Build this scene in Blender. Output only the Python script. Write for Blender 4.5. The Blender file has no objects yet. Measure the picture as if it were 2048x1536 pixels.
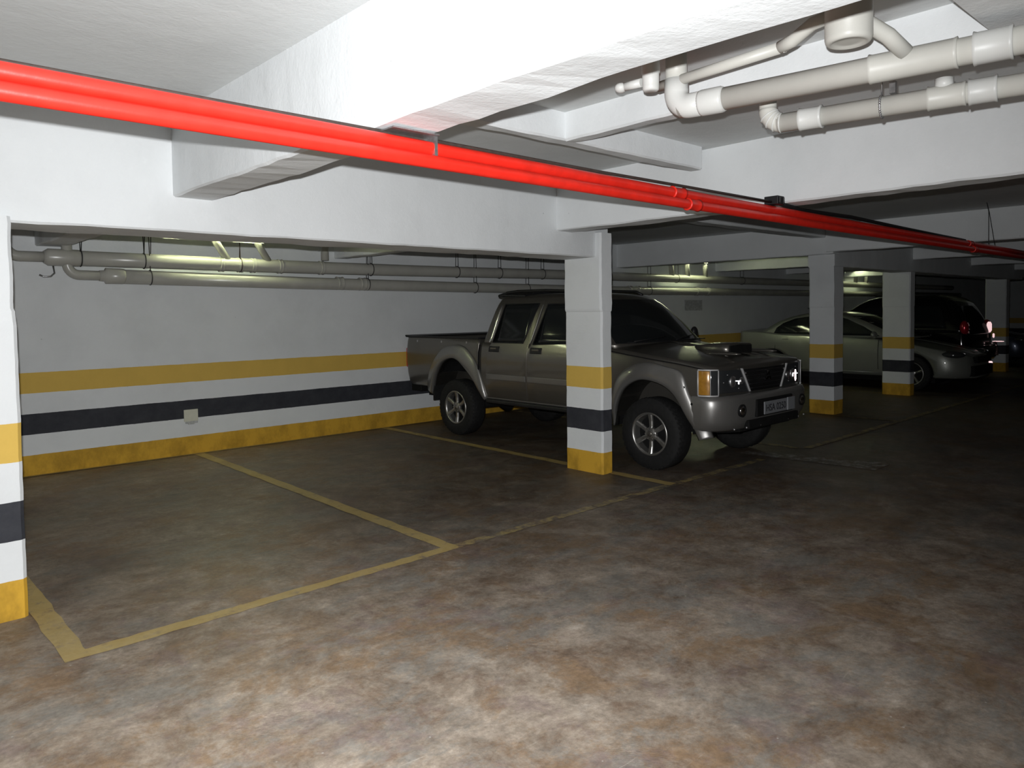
import bpy, bmesh, math, random
from mathutils import Vector, Matrix
random.seed(7)
S = bpy.context.scene
COL = S.collection
PI = math.pi

# ------------------------------------------------------------------ materials
def mat(name):
    m = bpy.data.materials.new(name); m.use_nodes = True
    nt = m.node_tree; b = nt.nodes['Principled BSDF']
    return m, nt, b
def N(nt, t, **kw):
    n = nt.nodes.new(t)
    for k, v in kw.items():
        if k in n.inputs.keys() if isinstance(k, str) else False: n.inputs[k].default_value = v
        else: setattr(n, k, v)
    return n
def noise(nt, vec, scale, detail=4, rough=.55, dist=0):
    n = nt.nodes.new('ShaderNodeTexNoise'); n.inputs['Scale'].default_value = scale
    n.inputs['Detail'].default_value = detail; n.inputs['Roughness'].default_value = rough
    n.inputs['Distortion'].default_value = dist*.35
    nt.links.new(vec, n.inputs['Vector']); return n.outputs['Fac']
def ramp(nt, fac, stops, interp='LINEAR'):
    r = nt.nodes.new('ShaderNodeValToRGB'); r.color_ramp.interpolation = interp
    e = r.color_ramp.elements
    while len(e) < len(stops): e.new(.5)
    for i, (p, c) in enumerate(stops):
        e[i].position = p
        e[i].color = (c, c, c, 1) if isinstance(c, (int, float)) else (*c, 1)
    nt.links.new(fac, r.inputs['Fac']); return r.outputs['Color']
def mix(nt, fac, a, b, mode='MIX'):
    m = nt.nodes.new('ShaderNodeMix'); m.data_type = 'RGBA'; m.blend_type = mode
    for s, v in ((0, fac), (6, a), (7, b)):
        if hasattr(v, 'node'): nt.links.new(v, m.inputs[s])
        elif isinstance(v, tuple): m.inputs[s].default_value = (*v, 1)
        else: m.inputs[s].default_value = v
    return m.outputs[2]
def bump(nt, b, h, strength, dist=.01):
    n = nt.nodes.new('ShaderNodeBump'); n.inputs['Strength'].default_value = strength
    n.inputs['Distance'].default_value = dist
    nt.links.new(h, n.inputs['Height']); nt.links.new(n.outputs['Normal'], b.inputs['Normal'])
def wpos(nt, scale=(1, 1, 1)):
    g = nt.nodes.new('ShaderNodeNewGeometry')
    mp = nt.nodes.new('ShaderNodeMapping'); mp.inputs['Scale'].default_value = scale
    nt.links.new(g.outputs['Position'], mp.inputs['Vector']); return mp.outputs['Vector']

WHITE = (.75, .775, .785); YEL = (.68, .455, .10); YEL2 = (.64, .37, .04); BLK = (.028, .030, .038)
def plaster(name, stripes=False, base=WHITE):
    m, nt, b = mat(name)
    p = wpos(nt)
    n1 = noise(nt, p, 1.3, 5, .6); n2 = noise(nt, p, 7, 6, .65); n3 = noise(nt, p, 60, 3)
    c = ramp(nt, n1, [(.3, tuple(v*.90 for v in base)), (.5, tuple(v*.97 for v in base)), (.7, base)])
    blot = ramp(nt, n2, [(.62, 0.0), (.72, 1.0)])
    c = mix(nt, mixf(nt, blot, .25), c, tuple(min(1, v*1.08) for v in base))
    sp = nt.nodes.new('ShaderNodeTexVoronoi'); sp.inputs['Scale'].default_value = 4.5
    nt.links.new(p, sp.inputs['Vector'])
    spot = ramp(nt, sp.outputs['Distance'], [(.018, 1.0), (.035, 0.0)])
    c = mix(nt, mixf(nt, spot, .6), c, tuple(v*.45 for v in base))
    if stripes:
        sx = nt.nodes.new('ShaderNodeSeparateXYZ'); nt.links.new(p, sx.inputs[0])
        a = nt.nodes.new('ShaderNodeMath'); a.operation = 'MULTIPLY_ADD'
        nt.links.new(n2, a.inputs[0]); a.inputs[1].default_value = .012; nt.links.new(sx.outputs['Z'], a.inputs[2])
        d = nt.nodes.new('ShaderNodeMath'); d.operation = 'DIVIDE'; nt.links.new(a.outputs[0], d.inputs[0]); d.inputs[1].default_value = 2.0
        o = .003
        isy = ramp(nt, d.outputs[0], [(0, 1.0), (.105+o, 0.0), (.42+o, 1.0), (.525+o, 0.0)], 'CONSTANT')
        isk = ramp(nt, d.outputs[0], [(0, 0.0), (.21+o, 1.0), (.315+o, 0.0)], 'CONSTANT')
        yc = ramp(nt, d.outputs[0], [(.0, YEL2), (.09, YEL2), (.3, YEL)])
        dirt = ramp(nt, noise(nt, wpos(nt, (1, 1, .6)), 3.5, 5, .7), [(.42, 1.0), (.62, .62)])
        low = ramp(nt, d.outputs[0], [(0, 1.0), (.11, .75), (.14, .12)])
        yc = mix(nt, low, yc, mix(nt, 1.0, yc, dirt, 'MULTIPLY'))
        c = mix(nt, isy, c, yc)
        kc = ramp(nt, n2, [(.3, BLK), (.75, (.05, .052, .06))])
        c = mix(nt, isk, c, kc)
    nt.links.new(c, b.inputs['Base Color'])
    b.inputs['Roughness'].default_value = .75
    b.inputs['Specular IOR Level'].default_value = .25
    hh = nt.nodes.new('ShaderNodeMath'); hh.operation = 'MULTIPLY_ADD'
    nt.links.new(n3, hh.inputs[0]); hh.inputs[1].default_value = .25; nt.links.new(n2, hh.inputs[2])
    bump(nt, b, hh.outputs[0], .35, .012)
    return m
def mixf(nt, col, k):
    x = nt.nodes.new('ShaderNodeMath'); x.operation = 'MULTIPLY'
    nt.links.new(col, x.inputs[0]); x.inputs[1].default_value = k; return x.outputs[0]

def floor_color(nt):
    p = wpos(nt)
    big = noise(nt, p, .7, 6, .62, .6); med = noise(nt, p, 2.6, 12, .80, .9)
    fin = noise(nt, p, 7.0, 10, .80, .8); hi = noise(nt, p, 40, 4, .7)
    c = ramp(nt, med, [(.32, (.14, .105, .082)), (.42, (.235, .175, .13)), (.5, (.31, .26, .21)),
                       (.6, (.42, .36, .30)), (.70, (.56, .51, .45))])
    rust = ramp(nt, noise(nt, wpos(nt, (1, 1, 1)), 1.5, 10, .8, .8), [(.50, 0.0), (.58, .78)])
    c = mix(nt, rust, c, (.28, .19, .115))
    grey = ramp(nt, noise(nt, wpos(nt, (.8, 1.3, 1)), 1.3, 10, .8, .7), [(.5, 0.0), (.58, .6)])
    c = mix(nt, grey, c, (.25, .255, .245))
    plum = ramp(nt, noise(nt, wpos(nt, (1.2, .9, 1)), 1.9, 9, .78, .5), [(.53, 0.0), (.62, .5)])
    c = mix(nt, plum, c, (.24, .18, .18))
    c = mix(nt, .75, c, ramp(nt, fin, [(.28, .5), (.5, 1.0), (.72, 1.45)]), 'MULTIPLY')
    c = mix(nt, .6, c, ramp(nt, hi, [(.3, .72), (.7, 1.25)]), 'MULTIPLY')
    # trowel arcs
    wv = nt.nodes.new('ShaderNodeTexWave'); wv.wave_type = 'RINGS'; wv.rings_direction = 'Z'
    wv.inputs['Scale'].default_value = 26; wv.inputs['Distortion'].default_value = 9
    wv.inputs['Detail'].default_value = 4; wv.inputs['Detail Scale'].default_value = 1.4
    nt.links.new(p, wv.inputs['Vector'])
    scm = ramp(nt, noise(nt, p, 1.1, 3), [(.54, 0.0), (.62, .22)])
    c = mix(nt, scm, c, ramp(nt, wv.outputs['Fac'], [(.0, .5), (1, 1.35)]), 'MULTIPLY')
    # scuffs: thin pale scratches
    sc = noise(nt, wpos(nt, (3, 22, 1)), 2.2, 8, .75, 1.5)
    c = mix(nt, ramp(nt, sc, [(.62, 0.0), (.72, .45)]), c, (.62, .58, .52))
    sp = nt.nodes.new('ShaderNodeTexVoronoi'); sp.inputs['Scale'].default_value = 7
    nt.links.new(p, sp.inputs['Vector'])
    c = mix(nt, ramp(nt, sp.outputs['Distance'], [(.02, .8), (.04, 0.0)]), c, (.5, .48, .45))
    c = mix(nt, 1.0, c, ramp(nt, big, [(.3, .70), (.5, 1.0), (.72, 1.25)]), 'MULTIPLY')
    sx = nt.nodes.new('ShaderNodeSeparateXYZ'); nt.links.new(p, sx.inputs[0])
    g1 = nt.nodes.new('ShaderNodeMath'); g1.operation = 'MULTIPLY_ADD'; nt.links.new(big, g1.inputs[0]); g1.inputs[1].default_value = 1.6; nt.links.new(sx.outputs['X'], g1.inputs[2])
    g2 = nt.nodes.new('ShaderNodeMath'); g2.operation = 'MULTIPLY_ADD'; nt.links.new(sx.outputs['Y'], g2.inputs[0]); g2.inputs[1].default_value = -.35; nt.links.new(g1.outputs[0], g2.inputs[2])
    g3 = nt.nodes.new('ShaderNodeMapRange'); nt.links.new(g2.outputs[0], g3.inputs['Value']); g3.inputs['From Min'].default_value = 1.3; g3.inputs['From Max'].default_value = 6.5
    c = mix(nt, 1.0, c, ramp(nt, g3.outputs['Result'], [(0, 1.12), (.35, .68), (1, .45)]), 'MULTIPLY')  # light falloff toward the right, put into the floor colour
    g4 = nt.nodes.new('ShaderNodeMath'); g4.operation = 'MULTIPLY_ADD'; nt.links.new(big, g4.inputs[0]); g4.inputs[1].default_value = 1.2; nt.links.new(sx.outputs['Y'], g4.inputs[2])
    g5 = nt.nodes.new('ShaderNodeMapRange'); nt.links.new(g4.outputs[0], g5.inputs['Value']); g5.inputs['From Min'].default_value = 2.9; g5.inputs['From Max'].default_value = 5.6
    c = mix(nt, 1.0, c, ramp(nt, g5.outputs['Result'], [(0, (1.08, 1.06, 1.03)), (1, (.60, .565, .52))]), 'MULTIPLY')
    h = nt.nodes.new('ShaderNodeMath'); h.operation = 'MULTIPLY_ADD'
    nt.links.new(fin, h.inputs[0]); h.inputs[1].default_value = 1.0; nt.links.new(hi, h.inputs[2])
    return c, h.outputs[0], med
def floor_mat():
    m, nt, b = mat('stained_concrete')
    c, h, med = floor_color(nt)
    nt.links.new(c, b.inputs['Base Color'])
    r = ramp(nt, med, [(.3, .38), (.7, .62)]); nt.links.new(r, b.inputs['Roughness'])
    b.inputs['Specular IOR Level'].default_value = .35
    bump(nt, b, h, .25, .006); return m
def line_mat(name, col, wear0, wear1):
    m, nt, b = mat(name)
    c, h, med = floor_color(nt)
    w = ramp(nt, noise(nt, wpos(nt), 9, 8, .75), [(wear0, 1.0), (wear1, 0.0)])
    w2 = noise(nt, wpos(nt), 1.1, 3)
    pc = ramp(nt, w2, [(.3, tuple(v*.75 for v in col)), (.7, col)])
    pc = mix(nt, .35, pc, c)
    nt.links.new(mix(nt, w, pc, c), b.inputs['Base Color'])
    b.inputs['Roughness'].default_value = .6; bump(nt, b, h, .2, .005); return m

def plain(name, col, rough=.5, metal=0., spec=.5, var=0., nscale=8, coat=0., bumpk=0.):
    m, nt, b = mat(name)
    if var or bumpk:
        t = nt.nodes.new('ShaderNodeTexCoord')
        n = noise(nt, t.outputs['Object'], nscale, 5, .6)
        if var:
            c = ramp(nt, n, [(.3, tuple(v*(1-var) for v in col)), (.7, tuple(min(1, v*(1+var)) for v in col))])
            nt.links.new(c, b.inputs['Base Color'])
        else: b.inputs['Base Color'].default_value = (*col, 1)
        if bumpk: bump(nt, b, n, bumpk, .004)
    else: b.inputs['Base Color'].default_value = (*col, 1)
    b.inputs['Roughness'].default_value = rough; b.inputs['Metallic'].default_value = metal
    b.inputs['Specular IOR Level'].default_value = spec; b.inputs['Coat Weight'].default_value = coat
    b.inputs['Coat Roughness'].default_value = .08
    return m
def glass_mat(name, tint=(.012, .014, .015)):
    return plain(name, tint, .06, 0, .35)
def emis(name, col, s):
    m, nt, b = mat(name); b.inputs['Base Color'].default_value = (*col, 1)
    b.inputs['Emission Color'].default_value = (*col, 1); b.inputs['Emission Strength'].default_value = s; return m

M = {}
M['plaster'] = plaster('white_plaster')
M['band'] = plaster('banded_plaster', True)
M['ceil'] = plaster('ceiling_plaster', False, (.66, .68, .68))
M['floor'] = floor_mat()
M['yline'] = line_mat('yellow_line_paint', (.60, .44, .14), .30, .46)
M['yline_worn'] = line_mat('worn_yellow_line_paint', (.50, .39, .14), .44, .60)
M['wline'] = line_mat('worn_white_line_paint', (.42, .42, .40), .46, .62)
M['red'] = plain('red_pipe_paint', (.70, .022, .012), .38, 0, .5, .12, 12, 0, .25)
M['pvc'] = plain('white_pvc', (.52, .515, .475), .42, 0, .4, .05, 5)
M['pvc_new'] = plain('bright_pvc_fitting', (.57, .575, .555), .4, 0, .4, .04, 5)
M['pvc_old'] = plain('grey_pvc', (.40, .395, .36), .27, 0, .5, .08, 4)
M['steel'] = plain('galvanised_steel', (.45, .45, .46), .35, .9, .5, .2, 60)
M['dark'] = plain('black_plastic', (.012, .012, .013), .5, 0, .4, .2, 20)
M['cable'] = plain('brown_cable', (.05, .035, .03), .6, 0, .3, .2, 30)
M['wire'] = plain('dark_wire', (.03, .03, .03), .6)
M['rubber'] = plain('tyre_rubber', (.012, .012, .012), .75, 0, .3, .3, 25, 0, .3)
M['champ'] = plain('champagne_metallic', (.165, .155, .138), .34, .75, .5, .04, 3, .5)
M['champ_l'] = plain('silver_grey_metallic', (.25, .245, .235), .36, .65, .5, .04, 3, .3)
M['alloy'] = plain('alloy_wheel_metal', (.34, .335, .32), .33, .85, .5, .08, 20)
M['alloy_l'] = plain('brushed_trim', (.6, .6, .6), .45, .3, .5)
M['reflector'] = plain('lamp_bowl', (.6, .6, .61), .42, 1, .5)
M['chrome'] = plain('chrome', (.75, .75, .76), .12, 1, .5)
M['glass'] = glass_mat('tinted_glass')
M['lens'] = plain('clear_lamp_lens', (.05, .053, .056), .10, .3, .8)
M['amber'] = plain('amber_lens', (.42, .20, .025), .2, .1, .7, .2, 30, .6)
M['redlens'] = plain('red_lens', (.55, .02, .04), .22, .5, .8, .1, 30, .8)
M['pinkchrome'] = plain('mirror_lamp_reflector', (1.0, .68, .68), .32, 1, .8)
M['black'] = plain('black_car_paint', (.004, .004, .005), .12, 0, .5, 0, 3, .8)
M['sedan'] = plain('pale_green_silver_paint', (.26, .27, .245), .40, .45, .5, .03, 3, .5)
M['blue'] = plain('dark_blue_grey_paint', (.045, .055, .085), .3, .5, .5, .03, 3, .5)
M['plate'] = plain('plate_grey', (.24, .25, .265), .45, .2, .5, .05, 30)
M['ink'] = plain('plate_ink', (.02, .02, .025), .6)
M['box'] = plain('cream_plastic_plate', (.62, .62, .52), .5, 0, .4, .05, 20)
M['patch'] = plain('bare_grey_patch', (.46, .47, .47), .8, 0, .3, .25, 25)
M['tube'] = emis('fluorescent_tube', (.93, 1.0, .60), 60)
M['white_metal'] = plain('white_enamel', (.7, .7, .68), .4)
M['under'] = plain('underbody_black', (.008, .008, .008), .8, 0, .2, .3, 10)

# ------------------------------------------------------------------ mesh tools
class MB:
    def __init__(s): s.v = []; s.f = []; s.sm = []
    def add(s, vs, fs, smooth=False):
        o = len(s.v); s.v += [tuple(v) for v in vs]
        for f in fs: s.f.append(tuple(i+o for i in f)); s.sm.append(smooth)
        return s
    def box(s, x0, x1, y0, y1, z0, z1):
        v = [(x, y, z) for z in (z0, z1) for y in (y0, y1) for x in (x0, x1)]
        return s.add(v, [(0, 2, 3, 1), (4, 5, 7, 6), (0, 1, 5, 4), (2, 6, 7, 3), (0, 4, 6, 2), (1, 3, 7, 5)])
    def prism(s, poly, axis, a, b):
        def mk(p, t): 
            if axis == 0: return (t, p[0], p[1])
            if axis == 1: return (p[0], t, p[1])
            return (p[0], p[1], t)
        n = len(poly)
        v = [mk(p, a) for p in poly]+[mk(p, b) for p in poly]
        return s.add(v, [tuple(range(n))[::-1], tuple(range(n, 2*n))]+[(i, (i+1) % n, n+(i+1) % n, n+i) for i in range(n)])
    def tube(s, pts, r, seg=16, caps=True, smooth=True):
        pts = [Vector(p) for p in pts]; n = len(pts)
        rs = r if isinstance(r, (list, tuple)) else [r]*n
        rings = []; up = None
        for i, p in enumerate(pts):
            if i == 0: d = pts[1]-p
            elif i == n-1: d = p-pts[i-1]
            else: d = (p-pts[i-1]).normalized()+(pts[i+1]-p).normalized()
            if d.length < 1e-9: d = pts[i+1]-pts[i-1] if 0 < i < n-1 else Vector((0, 0, 1))
            d.normalize()
            if up is None:
                up = Vector((0, 0, 1)) if abs(d.z) < .9 else Vector((1, 0, 0))
            a = d.cross(up)
            if a.length < 1e-4: a = d.cross(Vector((.3, 1, .2)))
            a.normalize(); b = a.cross(d); up = b
            rings.append([p+(a*math.cos(2*PI*k/seg)+b*math.sin(2*PI*k/seg))*rs[i] for k in range(seg)])
        v = [q for R_ in rings for q in R_]
        f = [(i*seg+k, i*seg+(k+1) % seg, (i+1)*seg+(k+1) % seg, (i+1)*seg+k) for i in range(n-1) for k in range(seg)]
        o = len(s.v); s.add(v, f, smooth)
        if caps:
            s.f.append(tuple(o+k for k in range(seg))[::-1]); s.sm.append(False)
            s.f.append(tuple(o+(n-1)*seg+k for k in range(seg))); s.sm.append(False)
        return s
    def lathe(s, prof, c, axis='x', seg=40, sgn=1):
        # prof: list of (t along axis, radius)
        v = []
        for t, r in prof:
            for k in range(seg):
                a = 2*PI*k/seg; u, w = r*math.cos(a), r*math.sin(a); t_ = t*sgn
                v.append((c[0]+t_, c[1]+u, c[2]+w) if axis == 'x' else (c[0]+u, c[1]+t_, c[2]+w) if axis == 'y' else (c[0]+u, c[1]+w, c[2]+t_))
        n = len(prof)
        f = [(i*seg+k, i*seg+(k+1) % seg, (i+1)*seg+(k+1) % seg, (i+1)*seg+k) for i in range(n-1) for k in range(seg)]
        return s.add(v, f, True)
    def loft(s, rings, cap0=True, cap1=True, smooth=True):
        m = len(rings[0]); v = [q for r in rings for q in r]; n = len(rings); o = len(s.v)
        s.add(v, [(i*m+k, i*m+(k+1) % m, (i+1)*m+(k+1) % m, (i+1)*m+k) for i in range(n-1) for k in range(m)], smooth)
        if cap0: s.f.append(tuple(o+k for k in range(m))[::-1]); s.sm.append(False)
        if cap1: s.f.append(tuple(o+(n-1)*m+k for k in range(m))); s.sm.append(False)
        return s
    def ball(s, c, rx, ry, rz, seg=14, rg=8):
        v = []; 
        for i in range(rg+1):
            t = PI*i/rg
            for k in range(seg):
                a = 2*PI*k/seg; v.append((c[0]+rx*math.sin(t)*math.cos(a), c[1]+ry*math.sin(t)*math.sin(a), c[2]+rz*math.cos(t)))
        f = [(i*seg+k, i*seg+(k+1) % seg, (i+1)*seg+(k+1) % seg, (i+1)*seg+k) for i in range(rg) for k in range(seg)]
        return s.add(v, f, True)
    def build(s, name, m, parent=None, bevel=0., label=None, bseg=2):
        me = bpy.data.meshes.new(name)
        base = Vector((0, 0, 0)); q = parent
        while q is not None: base += q.location; q = q.parent
        me.from_pydata([tuple(Vector(v)-base) for v in s.v], [], s.f)
        for i, p in enumerate(me.polygons): p.use_smooth = s.sm[i]
        bm = bmesh.new(); bm.from_mesh(me); bmesh.ops.remove_doubles(bm, verts=bm.verts, dist=1e-5)
        bmesh.ops.recalc_face_normals(bm, faces=bm.faces); bm.to_mesh(me); bm.free()
        me.materials.append(m)
        o = bpy.data.objects.new(name, me); COL.objects.link(o); o.parent = parent
        if bevel:
            b = o.modifiers.new('bevel', 'BEVEL'); b.width = bevel; b.segments = bseg; b.limit_method = 'ANGLE'; b.angle_limit = math.radians(40)
        if label: o['label'] = label
        return o
def tag(o, label=None, cat=None, group=None, kind=None):
    if label: o['label'] = label
    if cat: o['category'] = cat
    if group: o['group'] = group
    if kind: o['kind'] = kind
    return o
def empty(name, loc, rz=0):
    o = bpy.data.objects.new(name, None); COL.objects.link(o); o.location = loc; o.rotation_euler[2] = rz
    o.empty_display_size = .2; return o
def copy_tree(o, parent=None):
    c = o.copy(); COL.objects.link(c); c.parent = parent
    for ch in list(o.children): copy_tree(ch, c)
    return c
def arc(c, r, a0, a1, n, u, w):
    u = Vector(u); w = Vector(w); c = Vector(c)
    return [c+u*(r*math.cos(a0+(a1-a0)*i/n))+w*(r*math.sin(a0+(a1-a0)*i/n)) for i in range(n+1)]
def smooth_poly(pts, n=6):
    out = []; P = [Vector((p[0], p[1])) for p in pts]
    for i in range(len(P)-1):
        p0 = P[max(i-1, 0)]; p1 = P[i]; p2 = P[i+1]; p3 = P[min(i+2, len(P)-1)]
        for k in range(n):
            t = k/n
            q = .5*((2*p1)+(-p0+p2)*t+(2*p0-5*p1+4*p2-p3)*t*t+(-p0+3*p1-3*p2+p3)*t**3)
            out.append((q.x, q.y))
    out.append(tuple(P[-1])); return out
def lerp_tab(tab, t):
    if t <= tab[0][0]: return tab[0][1]
    for (a, va), (b, vb) in zip(tab, tab[1:]):
        if t <= b: return va+(vb-va)*(t-a)/(b-a)
    return tab[-1][1]

# a beam with slightly ragged, chipped arrises: cross-section rectangle swept along its length
def rough_beam(name, p0, p1, w, z0, z1, m, jit=.004, step=.12, parent=None, side=0):
    """p0,p1: plan end points of the reference (centre) line"""
    p0 = Vector((*p0, 0)); p1 = Vector((*p1, 0)); d = (p1-p0); L = d.length; d.normalize(); nrm = Vector((-d.y, d.x, 0))
    n = max(2, int(L/step)); mb = MB(); rings = []
    dr = random.Random(sum(ord(ch) for ch in name)*7+int(p0.x*10)+int(p0.y*31)); c = .012
    wob = [0, 0, 0, 0]
    for i in range(n+1):
        p = p0+d*(L*i/n)
        wob = [w_*.6+dr.uniform(-jit, jit) for w_ in wob]
        h = w/2
        q = [(-h+wob[0]*.3, z1), (-h+wob[0]*.4, z0+c+wob[1]*.6), (-h+c+wob[0]*.5, z0+wob[1]), (h-c+wob[2]*.6, z0+wob[3]), (h+wob[2]*.5, z0+c+wob[3]*.6), (h, z1)]
        rings.append([p+nrm*a+Vector((0, 0, z)) for a, z in q])
    mb.loft(rings, smooth=False)
    return mb.build(name, m, parent)

# ================================================================== SETTING
ZC = 2.83
def structure(o, n=None): o['kind'] = 'structure'; return o
WY = 8.86
fl = MB().box(-5, 36, -6, WY+.02, -.12, 0).build('floor', M['floor']); structure(fl)
ce = MB().box(-5, 36, -6, WY+.02, ZC, ZC+.15).build('ceiling', M['ceil']); structure(ce)
structure(MB().box(-5, 36, WY, WY+.2, 0, ZC).build('wall_back', M['band']))
structure(MB().box(-5.2, -5, -6, WY, 0, ZC).build('wall_left', M['band']))
structure(MB().box(36, 36.2, -6, WY, 0, ZC).build('wall_right', M['band']))
structure(MB().box(-5, 36, -6.2, -6, 0, ZC).build('wall_front', M['band']))
def beam(n, *a, **k):
    o = rough_beam('trim_%d' % n, *a, **k); o['kind'] = 'structure'; return o
BX0, BX1_ = 4.76, 5.19
yc = (BX0+BX1_)/2
beam(1, (-3, yc), (5.72, yc), BX1_-BX0, 2.135, ZC, M['plaster'], jit=.004)            # deep beam above the bay
beam(2, (1.715, -5.9), (1.715, WY), .25, 2.345, ZC, M['plaster'], jit=.005)            # beam toward the camera
beam(3, (4.88, -5.9), (5.10, BX0+.05), .21, 2.35, ZC, M['plaster'], jit=.004)
beam(4, (5.10, BX1_-.05), (5.10, WY), .21, 2.35, ZC, M['plaster'])
beam(5, (1.84, 3.18), (4.86, 3.18), .105, 2.66, ZC, M['plaster'], jit=.004)
beam(6, (3.415, 3.13), (3.415, -5.9), .11, 2.66, ZC, M['plaster'], jit=.004)
beam(7, (1.84, .68), (4.7, .68), .36, 2.66, ZC, M['plaster'], jit=.004)
beam(8, (5.15, 5.08), (10.95, 5.02), .22, 2.65, ZC, M['plaster'], jit=.004)             # shallow beam over the drive line
beam(9, (11.02, 4.8), (11.02, WY), .22, 2.40, ZC, M['plaster'])
beam(10, (10.63, -5.9), (11.0, 4.9), .22, 2.43, ZC, M['plaster'])
beam(11, (11.0, 5.02), (21.5, 5.02), .40, 2.22, ZC, M['plaster'])
beam(12, (14.4, 5.1), (14.4, WY), .22, 2.42, ZC, M['plaster'])
beam(13, (14.0, -5.9), (14.3, 4.9), .22, 2.44, ZC, M['plaster'])
beam(14, (17.6, -5.9), (17.6, WY), .22, 2.44, ZC, M['plaster'])
beam(15, (20.9, -5.9), (20.9, WY), .22, 2.44, ZC, M['plaster'])
beam(16, (21.3, 5.02), (36, 5.02), .40, 2.28, ZC, M['plaster'])

# painted lines: parts of the floor
def strip(pts, m, z=.0022):
    n = 40; a0, a1, b0, b1 = [Vector((*p, z)) for p in pts]   # a0->a1 one edge, b0->b1 the other
    v = []; dr = random.Random(5)
    for i in range(n+1):
        t = i/n; v += [a0.lerp(a1, t)+Vector((dr.uniform(-.006, .006), dr.uniform(-.006, .006), 0)), b0.lerp(b1, t)+Vector((dr.uniform(-.006, .006), dr.uniform(-.006, .006), 0))]
    return MB().add(v, [(2*i, 2*i+1, 2*i+3, 2*i+2) for i in range(n)])
LZ = [.002]
def line(pts, m, label, z=None):
    LZ[0] += .00025; z = LZ[0]
    o = strip(pts, m, z).build('painted_line', m, fl, label=label); return o
line([(.765, 3.935), (3.14, 3.945), (.765, 4.035), (3.14, 4.035)], M['yline'], 'yellow line closing the front of the near bay', .0028)
line([(3.14, 3.945), (4.6, 3.945), (3.14, 4.03), (4.6, 4.03)], M['yline_worn'], 'worn yellow line closing the middle bay')
line([(4.6, 3.945), (4.95, 3.945), (4.6, 4.03), (4.95, 4.03)], M['yline_worn'], 'nearly rubbed away stretch of the front line', .002)
line([(4.95, 3.945), (7.3, 3.92), (4.95, 4.035), (7.3, 4.01)], M['yline_worn'], 'worn yellow line in front of the pickup')
line([(.765, 3.94), (.765, 8.84), (.875, 3.94), (.875, 8.84)], M['yline'], 'yellow side line at the left column')
line([(3.04, 3.96), (3.10, 8.84), (3.15, 3.96), (3.21, 8.84)], M['yline'], 'yellow line dividing the empty bays')
line([(5.62, 3.97), (5.66, 8.84), (5.735, 3.97), (5.775, 8.84)], M['yline'], 'yellow line beside the pickup')
line([(7.42, 4.30), (7.55, 2.90), (7.62, 4.30), (7.97, 2.90)], M['wline'], 'worn whitish band on the driveway')
line([(8.1, 3.97), (8.1, 8.84), (8.2, 3.97), (8.2, 8.84)], M['yline_worn'], 'faint yellow line beyond the pickup')
for xx in (10.95, 14.35, 17.2, 20.85):
    line([(xx, 3.9), (xx, 8.84), (xx+.1, 3.9), (xx+.1, 8.84)], M['yline_worn'], 'faint yellow bay line far along the garage')
line([(8.2, 3.86), (21, 3.86), (8.2, 3.95), (21, 3.95)], M['yline_worn'], 'faint yellow front line far along the garage')
line([(-2, WY-.05), (36, WY-.05), (-2, WY-.004), (36, WY-.004)], M['yline'], 'yellow paint edge at the foot of the wall')

# ================================================================== COLUMNS
def column(x0, x1, y0, y1, ztop, label, notch=1.62, sh=.012):
    t = empty('concrete_column', ((x0+x1)/2, (y0+y1)/2, 0)); mb = MB(); rings = []
    dr = random.Random(int(x0*100)+3); c = .018; n = 26; zs = [notch*i/n for i in range(n+1)]+[notch+.012]+[notch+.03+(ztop-notch-.03)*i/12 for i in range(13)]
    w = [0]*4
    for z in zs:
        up = z > notch
        j = .0018 if not up else .0025
        w = [a*.5+dr.uniform(-j, j) for a in w]
        g = sh if z > notch+.02 else (sh*.5 if up else 0)
        X0, X1, Y0, Y1 = x0-g+w[0], x1+g+w[1], y0-g*.3+w[2], y1+w[3]
        rings.append([(X0+c, Y0, z), (X1-c, Y0, z), (X1, Y0+c, z), (X1, Y1-c, z), (X1-c, Y1, z), (X0+c, Y1, z), (X0, Y1-c, z), (X0, Y0+c, z)])
    mb.loft(rings, smooth=False)
    mb.build('shaft', M['band'], t)
    tag(t, label, 'column', 'banded concrete columns along the bays')
    return t
column(.52, .753, 4.70, 5.19, 2.16, 'large white column cut by the left edge of the picture, with yellow and black bands', 1.64, -.012)
column(5.545, 5.705, 4.70, 5.19, 2.37, 'banded white column standing in front of the parked pickup truck', 1.60)
column(11.02, 11.36, 4.84, 5.22, 2.42, 'banded white column between the pickup nose and the pale sedan door', 1.60, .008)
column(14.24, 14.46, 4.88, 5.36, 2.24, 'banded white column in front of the pale sedan front wheel', 1.60, .008)
column(20.78, 21.06, 4.98, 5.42, 2.44, 'dim banded column just right of the black car tail lamp', 1.60, .006)
column(27.0, 27.3, 4.98, 5.42, 2.44, 'farthest banded column at the right edge of the picture', 1.60, .006)

# ================================================================== PIPES
def sock(mb, a, b, t, L, r, rl=.006):
    """socket ring around the pipe axis a->b at fraction t"""
    a = Vector(a); b = Vector(b); d = (b-a).normalized(); c = a+(b-a)*t
    mb.tube([c-d*(L/2+.001), c-d*(L/2), c-d*(L/2-.012), c+d*(L/2-.012), c+d*(L/2), c+d*(L/2+.001)], [r, r+rl*1.6, r+rl*.7, r+rl*.7, r+rl*1.6, r], 24)

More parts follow.
